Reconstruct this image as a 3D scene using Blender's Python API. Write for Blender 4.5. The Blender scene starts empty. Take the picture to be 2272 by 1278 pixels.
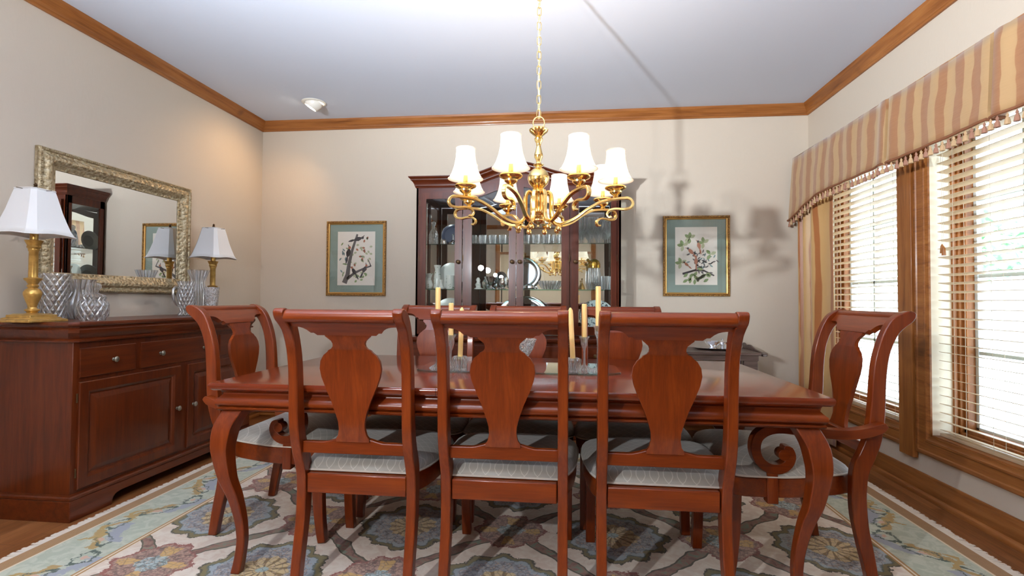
import bpy, bmesh, math, random
from mathutils import Vector, Matrix
random.seed(7)
PI = math.pi
sc = bpy.context.scene
COL = sc.collection

# ------------------------------------------------------------ camera
F_PX, YAW, PITCH, ROLL, CAM_H = 1137.233, 0.108506, 0.022965, 0.006295, 1.09004
cam_d = bpy.data.cameras.new('camera'); cam = bpy.data.objects.new('camera', cam_d); COL.objects.link(cam)
cam_d.sensor_width = 36.0; cam_d.lens = 36.0 * F_PX / 2272.0; cam_d.clip_start = 0.05; cam_d.clip_end = 200
f0 = Vector((-math.sin(YAW), math.cos(YAW), 0)); r0 = Vector((math.cos(YAW), math.sin(YAW), 0)); u0 = Vector((0, 0, 1))
fw = f0 * math.cos(PITCH) + u0 * math.sin(PITCH); up = u0 * math.cos(PITCH) - f0 * math.sin(PITCH)
rt = r0 * math.cos(ROLL) + up * math.sin(ROLL); up2 = up * math.cos(ROLL) - r0 * math.sin(ROLL)
m3 = Matrix((rt, up2, -fw)).transposed()
cam.matrix_world = Matrix.Translation((0, 0, CAM_H)) @ m3.to_4x4()
sc.camera = cam
sc.view_settings.view_transform = 'Standard'; sc.view_settings.look = 'None'
sc.view_settings.gamma = 1.0; sc.view_settings.use_curve_mapping = False
sc.view_settings.exposure = 0.74
sc.cycles.use_denoising = True
sc.cycles.max_bounces = 12; sc.cycles.diffuse_bounces = 4; sc.cycles.glossy_bounces = 5
sc.cycles.transmission_bounces = 12; sc.cycles.transparent_max_bounces = 16
sc.cycles.sample_clamp_indirect = 4.0
sc.cycles.caustics_refractive = False; sc.cycles.caustics_reflective = False

# ------------------------------------------------------------ room numbers
XL, XR, YB, YR, H = -2.866, 2.004, 4.521, -2.3, 2.743
W1A, W1B, W2A, W2B, WZ0, WZ1 = 3.31, 4.32, 2.07, 3.085, 0.345, 2.12

# ------------------------------------------------------------ world and lights
world = bpy.data.worlds.new('world'); sc.world = world; world.use_nodes = True
wn = world.node_tree.nodes; wl = world.node_tree.links
bg = wn['Background']
geo = wn.new('ShaderNodeTexCoord'); sep = wn.new('ShaderNodeSeparateXYZ'); ramp = wn.new('ShaderNodeValToRGB')
wl.new(geo.outputs['Generated'], sep.inputs[0]); wl.new(sep.outputs['Z'], ramp.inputs[0])
ramp.color_ramp.elements[0].position = 0.0; ramp.color_ramp.elements[0].color = (0.78, 0.88, 0.97, 1)
ramp.color_ramp.elements[1].position = 0.6; ramp.color_ramp.elements[1].color = (0.62, 0.77, 1.0, 1)
wl.new(ramp.outputs[0], bg.inputs[0]); bg.inputs[1].default_value = 4.6

def light(name, kind, loc, energy, color, size=None, aim=None, size_y=None, spot=None, radius=None):
    d = bpy.data.lights.new(name, kind); d.energy = energy; d.color = color
    if kind == 'AREA':
        d.shape = 'RECTANGLE' if size_y else 'DISK'; d.size = size
        if size_y: d.size_y = size_y
    if kind == 'SPOT': d.spot_size = spot; d.spot_blend = 0.9
    if radius is not None and kind in ('POINT', 'SPOT'): d.shadow_soft_size = radius
    o = bpy.data.objects.new(name, d); COL.objects.link(o); o.location = loc
    if aim is not None:
        o.rotation_euler = (Vector(aim) - Vector(loc)).to_track_quat('-Z', 'Y').to_euler()
    return o
# sun over the house, lighting the pale drive outside the windows (it never enters the room)
sun = bpy.data.lights.new('sun', 'SUN'); sun.energy = 7.0; sun.angle = math.radians(2); sun.color = (1.0, 0.97, 0.92)
so_ = bpy.data.objects.new('sun', sun); COL.objects.link(so_); so_.rotation_euler = Vector((0.55, 0.25, -0.8)).to_track_quat('-Z', 'Y').to_euler()
# photographer's flash on its stand left of and behind the camera (its reflection shows in the cabinet)
FLASH = (-1.20, -0.25, 1.50)
light('flash_light', 'AREA', (FLASH[0], FLASH[1] + 0.02, FLASH[2]), 20, (0.95, 0.97, 1.0), 0.06, (-0.3, 3.5, 1.35))
# second flash bounced off the ceiling, then two added fill lights behind the camera
light('bounce_flash_light', 'SPOT', (FLASH[0] - 0.25, FLASH[1], FLASH[2] + .12), 860, (0.86, 0.93, 1.0), aim=(-0.9, 0.56, 2.74), spot=math.radians(132), radius=0.045)
light('rear_fill_light', 'AREA', (-0.4, -1.2, 2.70), 5, (1.0, 0.95, 0.88), 1.2, (-0.4, -1.2, 0), 1.0)  # added soft fill below the rear ceiling, no fixture modelled
light('entry_fill_light', 'AREA', (-0.6, -3.4, 2.70), 30, (1.0, 0.95, 0.88), 1.2, (-0.6, -3.4, 0), 1.0)  # added fill to brighten the entry room, kept out of view

# ------------------------------------------------------------ material helpers
def srgb(r, g, b):
    f = lambda c: (c / 255) / 12.92 if c / 255 <= 0.04045 else ((c / 255 + 0.055) / 1.055) ** 2.4
    return (f(r), f(g), f(b), 1)
class NT:
    def __init__(s, name):
        s.m = bpy.data.materials.new(name); s.m.use_nodes = True; s.t = s.m.node_tree; s.n = s.t.nodes; s.l = s.t.links
        s.p = s.n['Principled BSDF']; s.out = s.n['Material Output']
    def node(s, kind, **kw):
        n = s.n.new(kind)
        for k, v in kw.items(): setattr(n, k, v)
        return n
    def put(s, sock, v):
        if isinstance(v, E): s.l.new(v.s, sock)
        elif hasattr(v, 'is_linked') or isinstance(v, bpy.types.NodeSocket): s.l.new(v, sock)
        else: sock.default_value = v
    def math(s, op, a, b=None, c=None):
        n = s.node('ShaderNodeMath', operation=op)
        s.put(n.inputs[0], a)
        if b is not None: s.put(n.inputs[1], b)
        if c is not None: s.put(n.inputs[2], c)
        return E(s, n.outputs[0])
    def coord(s, which='Object'):
        return s.node('ShaderNodeTexCoord').outputs[which]
    def mapping(s, vec, scale=(1, 1, 1), rot=(0, 0, 0), loc=(0, 0, 0)):
        n = s.node('ShaderNodeMapping'); s.l.new(vec, n.inputs[0])
        n.inputs['Scale'].default_value = scale; n.inputs['Rotation'].default_value = rot; n.inputs['Location'].default_value = loc
        return n.outputs[0]
    def noise(s, vec, scale, detail=3, rough=0.5, dist=0.0):
        n = s.node('ShaderNodeTexNoise'); s.l.new(vec, n.inputs['Vector'])
        n.inputs['Scale'].default_value = scale; n.inputs['Detail'].default_value = detail
        n.inputs['Roughness'].default_value = rough; n.inputs['Distortion'].default_value = dist
        return E(s, n.outputs[0])
    def voronoi(s, vec, scale, feature='F1'):
        n = s.node('ShaderNodeTexVoronoi', feature=feature); s.l.new(vec, n.inputs['Vector']); n.inputs['Scale'].default_value = scale
        return E(s, n.outputs['Distance'])
    def mix(s, fac, a, b):
        n = s.node('ShaderNodeMix', data_type='RGBA'); n.clamp_factor = True
        s.put(n.inputs[0], fac); s.put(n.inputs[6], a); s.put(n.inputs[7], b)
        return n.outputs[2]
    def ramp(s, fac, stops):
        n = s.node('ShaderNodeValToRGB'); s.put(n.inputs[0], fac)
        e = n.color_ramp.elements
        while len(e) < len(stops): e.new(0.5)
        for i, (p, c) in enumerate(stops): e[i].position = p; e[i].color = c
        return n.outputs[0]
    def bump(s, h, strength=0.3, dist=0.002):
        n = s.node('ShaderNodeBump'); n.inputs['Strength'].default_value = strength; n.inputs['Distance'].default_value = dist
        s.put(n.inputs['Height'], h); s.l.new(n.outputs[0], s.p.inputs['Normal']); return n
    def set(s, **kw):
        for k, v in kw.items(): s.put(s.p.inputs[k.replace('_', ' ')], v)
        return s.m
class E:
    def __init__(e, t, s): e.t = t; e.s = s
    def __add__(a, b): return a.t.math('ADD', a, b)
    __radd__ = __add__
    def __sub__(a, b): return a.t.math('SUBTRACT', a, b)
    def __rsub__(a, b): return a.t.math('SUBTRACT', b, a)
    def __mul__(a, b): return a.t.math('MULTIPLY', a, b)
    __rmul__ = __mul__
    def __truediv__(a, b): return a.t.math('DIVIDE', a, b)
    def __neg__(a): return a.t.math('MULTIPLY', a, -1.0)
    def sin(a): return a.t.math('SINE', a)
    def cos(a): return a.t.math('COSINE', a)
    def abs(a): return a.t.math('ABSOLUTE', a)
    def sqrt(a): return a.t.math('SQRT', a)
    def floor(a): return a.t.math('FLOOR', a)
    def mod(a, b): return a.t.math('FLOORED_MODULO', a, b)
    def gt(a, b): return a.t.math('GREATER_THAN', a, b)
    def lt(a, b): return a.t.math('LESS_THAN', a, b)
    def max(a, b): return a.t.math('MAXIMUM', a, b)
    def min(a, b): return a.t.math('MINIMUM', a, b)
    def step(a, lo, hi):
        n = a.t.node('ShaderNodeMapRange', interpolation_type='SMOOTHSTEP'); a.t.put(n.inputs[0], a)
        n.inputs[1].default_value = lo; n.inputs[2].default_value = hi
        return E(a.t, n.outputs[0])

def plain(name, col, rough=0.5, metal=0.0, **kw):
    t = NT(name); t.set(Base_Color=col, Roughness=rough, Metallic=metal, **kw)
    return t.m
def wood(name, dark, mid, lite, axis=2, rough=0.28, scale=1.0, coat=0.16, knots=0.0):
    t = NT(name); s = [14 * scale] * 3; s[axis] = 1.1 * scale
    co = t.coord()
    v = t.mapping(co, tuple(s)); a = t.noise(v, 2.2, 5, 0.6, 0.6)
    s2 = [90 * scale] * 3; s2[axis] = 4 * scale
    b = t.noise(t.mapping(co, tuple(s2)), 2.0, 3, 0.6)
    g = a * 0.55 + b * 0.25 + 0.11
    c = t.ramp(g, [(0.34, dark), (0.52, mid), (0.70, lite)])
    if knots:
        k = t.noise(co, 3.1, 2, 0.5).step(0.66, 0.74)
        c = t.mix(k * knots, c, (dark[0] * .4, dark[1] * .35, dark[2] * .3, 1))
    t.set(Base_Color=c, Roughness=rough, Coat_Weight=coat, Coat_Roughness=0.12, Specular_IOR_Level=0.3)
    return t.m
CH = (srgb(80, 26, 4), srgb(108, 41, 8), srgb(130, 56, 14))
chairwood = [wood('cherry_wood_along_' + 'xyz'[i], *CH, axis=i, rough=0.3) for i in range(3)]
DK = (srgb(56, 18, 4), srgb(82, 31, 8), srgb(100, 43, 14))
darkwood = [wood('mahogany_along_' + 'xyz'[i], *DK, axis=i, rough=0.32) for i in range(3)]
TR = (srgb(104, 56, 22), srgb(150, 92, 44), srgb(176, 116, 62))
trimwood = [wood('alder_trim_along_' + 'xyz'[i], *TR, axis=i, rough=0.4, coat=0.12, knots=0.5, scale=0.6) for i in range(3)]
tablewood = wood('table_cherry', srgb(84, 26, 8), srgb(106, 38, 14), srgb(124, 50, 20), axis=0, rough=0.16, coat=0.5)
servewood = wood('grey_walnut', srgb(62, 46, 40), srgb(92, 72, 64), srgb(112, 92, 84), axis=0, rough=0.4)

def m_wall():
    t = NT('beige_wall_paint'); co = t.coord()
    n = t.noise(t.mapping(co, (1, 1, .35)), 26, 4, 0.6, 1.2)
    t.bump(n, 0.22, 0.004); return t.set(Base_Color=srgb(206, 193, 176), Roughness=0.7)
WALL = m_wall()
def m_ceil():
    t = NT('ceiling_paint'); t.bump(t.noise(t.coord(), 60, 4, 0.7), 0.15, 0.003)
    return t.set(Base_Color=srgb(206, 213, 228), Roughness=0.85)
CEIL = m_ceil()
def m_floor():
    t = NT('oak_floor'); co = t.coord(); sp = t.node('ShaderNodeSeparateXYZ'); t.l.new(co, sp.inputs[0])
    x, y = E(t, sp.outputs[0]), E(t, sp.outputs[1])
    row = (x / 0.083).floor(); wn_ = t.node('ShaderNodeTexWhiteNoise', noise_dimensions='1D'); t.put(wn_.inputs['W'], row)
    r = E(t, wn_.outputs[0]); yy = y / 1.3 + r * 7.0
    cb = t.node('ShaderNodeCombineXYZ'); t.put(cb.inputs[0], row); t.put(cb.inputs[1], yy.floor())
    w2 = t.node('ShaderNodeTexWhiteNoise', noise_dimensions='2D'); t.l.new(cb.outputs[0], w2.inputs['Vector'])
    tone = E(t, w2.outputs[0])
    g = t.noise(t.mapping(co, (30, 2.2, 1)), 2.0, 5, 0.65, 0.8)
    c = t.ramp(g * 0.7 + tone * 0.35, [(0.3, srgb(84, 46, 22)), (0.55, srgb(128, 78, 42)), (0.8, srgb(156, 102, 60))])
    gap = (x / 0.083 - row).lt(0.025).max((yy - yy.floor()).lt(0.002))
    c = t.mix(gap * 0.7, c, srgb(50, 26, 12)); return t.set(Base_Color=c, Roughness=0.32, Coat_Weight=0.2)
FLOOR = m_floor()

BRASS = plain('polished_brass', (0.95, 0.68, 0.27, 1), 0.15, 1.0)
def m_agedbrass():
    t = NT('antique_brass'); n = t.noise(t.coord(), 40, 3)
    c = t.ramp(n, [(0.3, srgb(172, 134, 70)), (0.65, srgb(206, 164, 90))]); return t.set(Base_Color=c, Roughness=0.36, Metallic=0.7)
AGED = m_agedbrass()
DKBRONZE = plain('dark_bronze', srgb(84, 62, 38), 0.4, 0.7)
PEWTER = plain('pewter_knob', srgb(150, 145, 132), 0.3, 0.9)
SILVER = plain('polished_silver', (0.86, 0.87, 0.9, 1), 0.1, 1.0)
def m_mirror(): return plain('mirror_silvering', (0.9, 0.92, 0.92, 1), 0.0, 1.0)
MIRROR = m_mirror()
def m_frame():
    t = NT('champagne_gilt'); co = t.coord()
    v = t.voronoi(co, 48); w = t.noise(co, 110, 3)
    c = t.ramp(v * 0.7 + w * 0.5, [(0.2, srgb(138, 118, 84)), (0.5, srgb(176, 158, 124)), (0.9, srgb(198, 184, 154))])
    t.bump(v * -1.0 + w * 0.4, 1.0, 0.008); return t.set(Base_Color=c, Roughness=0.36, Metallic=0.55)
GILT = m_frame()
def m_pframe():
    t = NT('gold_picture_frame'); co = t.coord(); v = t.voronoi(co, 110)
    c = t.ramp(v, [(0.2, srgb(186, 140, 74)), (0.6, srgb(120, 84, 40))]); t.bump(v, 0.6, 0.003)
    return t.set(Base_Color=c, Roughness=0.4, Metallic=0.5)
PFRAME = m_pframe()
PGOLD = plain('gold_fillet', srgb(214, 166, 96), 0.3, 0.7)
MAT = plain('sage_mat_board', srgb(134, 152, 142), 0.8)
PAPER = plain('cream_print_paper', srgb(232, 226, 214), 0.8)
def glass_pane(name, tint=(0.96, 0.99, 0.98, 1), refl=1.0):
    t = NT(name); tr = t.node('ShaderNodeBsdfTransparent'); tr.inputs[0].default_value = tint
    gl = t.node('ShaderNodeBsdfGlossy'); gl.inputs['Roughness'].default_value = 0.0; gl.inputs[0].default_value = (1, 1, 1, 1)
    fr = t.node('ShaderNodeLayerWeight')
    mx = t.node('ShaderNodeMixShader'); f = (t.math('POWER', E(t, fr.outputs['Facing']), 5.0) * 0.96 + 0.04) * refl
    t.put(mx.inputs[0], f); t.l.new(tr.outputs[0], mx.inputs[1]); t.l.new(gl.outputs[0], mx.inputs[2])
    t.l.new(mx.outputs[0], t.out.inputs[0]); return t.m
PANE = glass_pane('window_glass'); DOORGLASS = glass_pane('cabinet_door_glass', (0.97, 0.99, 0.98, 1), 1.0)
PICGLASS = glass_pane('picture_glass', (1, 1, 1, 1), 0.8)
SHELFGLASS = glass_pane('green_shelf_glass', (0.72, 0.9, 0.86, 1), 1.5)
def m_crystal(name, scale, kind='vor'):
    t = NT(name); co = t.coord()
    tr = t.node('ShaderNodeBsdfTransparent'); tr.inputs[0].default_value = (0.98, 0.985, 1, 1)
    gl = t.node('ShaderNodeBsdfGlass'); gl.inputs['IOR'].default_value = 1.5; gl.inputs['Roughness'].default_value = 0.03
    gs = t.node('ShaderNodeBsdfGlossy'); gs.inputs['Roughness'].default_value = 0.3
    if kind == 'vor': h = t.voronoi(co, scale)
    else:
        sp = t.node('ShaderNodeSeparateXYZ'); t.l.new(co, sp.inputs[0]); a = t.math('ARCTAN2', E(t, sp.outputs[1]), E(t, sp.outputs[0]))
        z = E(t, sp.outputs[2]) * scale
        if kind == 'cut': h = ((a * 7 + z).sin().abs()).min((a * 7 - z).sin().abs())
        else: h = (a * scale).sin().abs()
    b = t.node('ShaderNodeBump'); b.inputs['Strength'].default_value = 1.0; b.inputs['Distance'].default_value = 0.006; t.put(b.inputs['Height'], h)
    for q in (gl, gs): t.l.new(b.outputs[0], q.inputs['Normal'])
    m1 = t.node('ShaderNodeMixShader'); m1.inputs[0].default_value = 0.30; t.l.new(tr.outputs[0], m1.inputs[1]); t.l.new(gl.outputs[0], m1.inputs[2])
    m2 = t.node('ShaderNodeMixShader'); t.put(m2.inputs[0], h.step(0.6, 0.05) * 0.45 + 0.2); t.l.new(m1.outputs[0], m2.inputs[1]); t.l.new(gs.outputs[0], m2.inputs[2])
    t.l.new(m2.outputs[0], t.out.inputs[0]); return t.m
CUT = m_crystal('diamond_cut_crystal', 60, 'cut'); FLUTED = m_crystal('fluted_crystal', 9, 'flute')
PEBBLE = m_crystal('pebbled_crystal', 120, 'vor'); PLAINX = m_crystal('clear_crystal', 8, 'flute')
WAX = plain('ivory_candle_wax', srgb(250, 208, 138), 0.45, Subsurface_Weight=0.2)
WICK = plain('wick_black', srgb(40, 32, 28), 0.9)
SHADE_OFF = plain('white_silk_shade', srgb(236, 236, 236), 0.75)
SHADE_IN = plain('shade_lining', srgb(226, 214, 190), 0.8)
def m_shade_on():
    t = NT('lit_fabric_shade')
    t.set(Base_Color=srgb(250, 240, 225), Roughness=0.8, Emission_Color=(1.0, 0.86, 0.66, 1), Emission_Strength=0.35)
    return t.m
SHADE_ON = m_shade_on()
SHADE_TRIM = plain('shade_braid', srgb(225, 205, 185), 0.7, Emission_Color=(1, .8, .6, 1), Emission_Strength=0.35)
BULB = plain('lit_bulb', (1, .9, .7, 1), 0.4, Emission_Color=(1.0, 0.85, 0.6, 1), Emission_Strength=14.0)
def m_seat():
    t = NT('silver_diamond_fabric'); co = t.coord(); sp = t.node('ShaderNodeSeparateXYZ'); t.l.new(co, sp.inputs[0])
    x, y = E(t, sp.outputs[0]), E(t, sp.outputs[1]); k = PI / 0.036
    y = y - E(t, sp.outputs[2]) * 1.3
    d = ((x + y) * k * 0.75).sin().abs().min(((x - y) * k * 0.75).sin().abs())
    c = t.mix(d.step(0.15, 0.05), srgb(158, 154, 145), srgb(190, 186, 177))
    t.bump(t.noise(co, 400, 2), 0.2, 0.001)
    return t.set(Base_Color=c, Roughness=0.5, Sheen_Weight=0.3)
SEAT = m_seat(); PIPING = plain('piping_cord', srgb(200, 192, 180), 0.6)
def m_valance():
    t = NT('striped_taffeta'); co = t.coord(); sp = t.node('ShaderNodeSeparateXYZ'); t.l.new(co, sp.inputs[0])
    y, z = E(t, sp.outputs[1]), E(t, sp.outputs[2])
    wv = t.noise(t.mapping(co, (1, 2.2, 3.2)), 1.5, 2); s = ((y + (wv - 0.5) * 0.09) * (2 * PI / 0.118)).sin()
    c = t.mix(s.step(-0.12, 0.12), srgb(178, 142, 98), srgb(152, 100, 64))
    n = t.noise(t.mapping(co, (4, 4, 50)), 3, 3); c = t.mix(n * 0.2, c, srgb(214, 176, 122)); t.bump(n, 0.15, 0.003)
    return t.set(Base_Color=c, Roughness=0.45, Sheen_Weight=0.3)
VAL = m_valance()
def m_curtain():
    t = NT('gold_silk_curtain'); co = t.coord(); sp = t.node('ShaderNodeSeparateXYZ'); t.l.new(co, sp.inputs[0]); y = E(t, sp.outputs[1])
    n = t.noise(t.mapping(co, (2, 2, .6)), 3, 3); s = ((y + n * 0.06) * (2 * PI / 0.13)).sin()
    c = t.mix(s.step(0.45, 0.75), srgb(198, 156, 100), srgb(164, 100, 50)); t.bump(t.noise(t.mapping(co, (6, 6, 40)), 3, 3), 0.2, 0.003)
    return t.set(Base_Color=c, Roughness=0.42, Sheen_Weight=0.4)
CURT = m_curtain()
GIMP = plain('rust_gimp_braid', srgb(132, 82, 52), 0.8)
TASSEL1 = plain('gold_tassel_thread', srgb(190, 156, 116), 0.7); TASSEL2 = plain('rose_tassel_thread', srgb(158, 112, 90), 0.7)
def m_slat():
    t = NT('cream_blind_slat'); tl = t.node('ShaderNodeBsdfTranslucent'); tl.inputs[0].default_value = srgb(235, 225, 205)
    t.set(Base_Color=srgb(226, 200, 166), Roughness=0.3); mx = t.node('ShaderNodeMixShader'); mx.inputs[0].default_value = 0.42
    t.l.new(t.p.outputs[0], mx.inputs[1]); t.l.new(tl.outputs[0], mx.inputs[2]); t.l.new(mx.outputs[0], t.out.inputs[0]); return t.m
SLAT = m_slat()
CORD = plain('blind_cord', srgb(214, 204, 184), 0.8)
JAMB = plain('cream_reveal_paint', srgb(232, 220, 196), 0.6); WHITEV = plain('white_exterior_frame', srgb(226, 230, 232), 0.5)
WHITE = plain('white_enamel', srgb(236, 232, 222), 0.35)
def m_china(name, base, ink, scale, thr):
    t = NT(name); co = t.coord(); n = t.noise(co, scale, 3, 0.5, 1.0)
    return t.set(Base_Color=t.mix(n.step(thr, thr + 0.03), base, ink), Roughness=0.18)
CHINA = plain('white_porcelain', srgb(226, 226, 218), 0.2); CHINAF = m_china('flowered_porcelain', srgb(228, 228, 220), srgb(130, 150, 120), 45, 0.62)
CHINAB = m_china('blue_leaf_porcelain', srgb(214, 226, 226), srgb(60, 80, 90), 38, 0.56)
BLUERIM = plain('cobalt_rim_glaze', srgb(52, 62, 84), 0.2)
GOLDP = plain('gold_plate', srgb(206, 160, 70), 0.2, 0.9)

def m_rug():
    t = NT('oriental_rug_pile'); co = t.coord(); 
    nz = t.node('ShaderNodeTexNoise'); t.l.new(co, nz.inputs['Vector']); nz.inputs['Scale'].default_value = 9.0; nz.inputs['Detail'].default_value = 3.0
    sv = t.node('ShaderNodeSeparateColor'); t.l.new(nz.outputs['Color'], sv.inputs[0])
    sp = t.node('ShaderNodeSeparateXYZ'); t.l.new(co, sp.inputs[0])
    x = E(t, sp.outputs[0]); y = E(t, sp.outputs[1])
    wx = x + (E(t, sv.outputs[0]) - 0.5) * 0.05; wy = y + (E(t, sv.outputs[1]) - 0.5) * 0.05
    p = 0.472; u = wx / p; v = wy / p; a = u + v; b = u - v
    A1 = a.mod(2.0) - 1.0; B1 = b.mod(2.0) - 1.0; A2 = (a + 1.0).mod(2.0) - 1.0; B2 = (b + 1.0).mod(2.0) - 1.0
    def polar(P, Q):
        X = (P + Q) * 0.5; Y = (P - Q) * 0.5; return (X * X + Y * Y).sqrt(), t.math('ARCTAN2', Y, X), X, Y
    rA, tA, XA, YA = polar(A1, B1); rB, tB, XB, YB_ = polar(A2, B2)
    fine = t.noise(co, 46, 5, 0.75); mid = t.noise(co, 20, 3, 0.6, 0.8)
    cream = t.mix(mid.step(.35, .65), srgb(234, 222, 206), srgb(220, 200, 182)); c = cream
    # vines that link the small rosettes
    vine = A2.abs().min(B2.abs()) + ((a + b) * 9.0).sin() * 0.018
    vin = t.ramp(mid, [(0.35, srgb(92, 60, 48)), (0.5, srgb(140, 98, 82)), (0.62, srgb(112, 122, 100))])
    c = t.mix(vine.lt(0.075), c, vin); c = t.mix((vine - 0.075).abs().lt(0.012), c, srgb(74, 66, 44))
    # small rosettes
    RB = (tB * 10.0).cos() * 0.022 + (tB * 4.0).cos() * 0.02 + 0.335 + (fine - 0.5) * 0.16
    q = rB / RB
    mauve = t.ramp(fine, [(0.38, srgb(96, 66, 56)), (0.5, srgb(152, 116, 102)), (0.62, srgb(180, 144, 124))])
    c = t.mix(q.lt(1.0), c, mauve); c = t.mix((q - 0.97).abs().lt(0.045), c, srgb(132, 74, 62))
    pet = ((tB * 2.0).cos().abs()); c = t.mix(q.lt(0.82) * q.gt(0.36) * pet.gt(0.86), c, srgb(196, 156, 94))
    c = t.mix(q.lt(0.38), c, t.mix(fine.step(.44, .56), srgb(104, 116, 112), srgb(176, 190, 190)))
    # large star medallions
    RA = (tA * 12.0).cos() * 0.03 + (tA * 4.0).cos() * 0.015 + 0.50 + (fine - 0.5) * 0.14
    q = rA / RA
    blue = t.ramp(fine, [(0.36, srgb(84, 78, 82)), (0.46, srgb(126, 122, 124)), (0.54, srgb(156, 160, 164)), (0.66, srgb(186, 156, 132))])
    c = t.mix(q.lt(1.0), c, srgb(112, 98, 56)); c = t.mix((q - 0.98).abs().lt(0.02), c, srgb(60, 54, 36))
    c = t.mix(q.lt(0.86), c, srgb(152, 160, 166)); c = t.mix((q - 0.86).abs().lt(0.015), c, srgb(76, 86, 80))
    c = t.mix(q.lt(0.74), c, blue)
    star = (tA * 6.0).cos().abs(); c = t.mix(q.lt(0.46), c, t.mix(star.step(0.5, 0.6), srgb(126, 98, 52), srgb(196, 170, 124)))
    c = t.mix(q.lt(0.10), c, srgb(150, 168, 164))
    lacy = t.voronoi(co, 34, 'DISTANCE_TO_EDGE')
    inmed = (rA / 0.40).lt(1.0).max((rB / 0.31).lt(1.0)); c = t.mix(lacy.lt(0.06) * inmed * 0.5, c, srgb(84, 72, 66))
    c = t.mix((t.voronoi(co, 62)).lt(0.3) * inmed * 0.55, c, srgb(190, 160, 134))
    # border
    hx, hy = 2.02, 1.52
    dx = hx * 1.0 - x.abs(); dy = hy - y.abs(); d = dx.min(dy)      # distance from the outer edge of the pile
    along = t.math('MULTIPLY', dx.lt(dy), y) + t.math('MULTIPLY', dx.gt(dy), x)
    s = (d - 0.075) / 0.305                                     # 0..1 across the sage border
    sw = (along * (2 * PI / 0.62)).sin(); ph = (along * (2 * PI / 0.31))
    bor = t.mix(mid.step(.4, .6), srgb(196, 200, 182), srgb(176, 184, 164))
    cen = s - (sw * 0.24 + 0.5) + (mid - 0.5) * 0.25 + (fine - 0.5) * 0.25
    bor = t.mix((cen - 0.16).abs().lt(0.10) * (ph.sin().gt(-0.3)), bor, srgb(158, 162, 172))
    bor = t.mix((cen + 0.10).abs().lt(0.075) * (ph.cos().gt(-0.2)), bor, srgb(172, 142, 84))
    scr = ((cen * 5.0) * (cen * 5.0) + (ph.sin() * 0.7) * (ph.sin() * 0.7)).sqrt()
    bor = t.mix((scr - 0.62).abs().lt(0.07), bor, srgb(70, 84, 72)); bor = t.mix(scr.lt(0.24), bor, srgb(206, 168, 146))
    leaf = (s - 0.25 - (ph * 2.0).sin() * 0.10).abs() + (mid - .5) * .3
    bor = t.mix(leaf.lt(0.045) * sw.lt(0.2), bor, srgb(176, 146, 84))
    c = t.mix(d.lt(0.38), c, bor)
    c = t.mix((d - 0.384).abs().lt(0.014), c, srgb(172, 130, 74)); c = t.mix((d - 0.384).abs().lt(0.004), c, srgb(230, 214, 190))
    c = t.mix(d.lt(0.075), c, t.mix(((d * 700.0).sin() * 0.5 + fine).step(.3, .9), srgb(138, 98, 56), srgb(172, 132, 82)))
    c = t.mix((d - 0.075).abs().lt(0.005), c, srgb(224, 208, 184))
    t.bump(t.noise(co, 500, 2), 0.4, 0.003)
    return t.set(Base_Color=c, Roughness=0.95, Sheen_Weight=0.2)
RUG = m_rug(); FRINGE = plain('cream_wool_fringe', srgb(236, 226, 212), 0.9)

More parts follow.
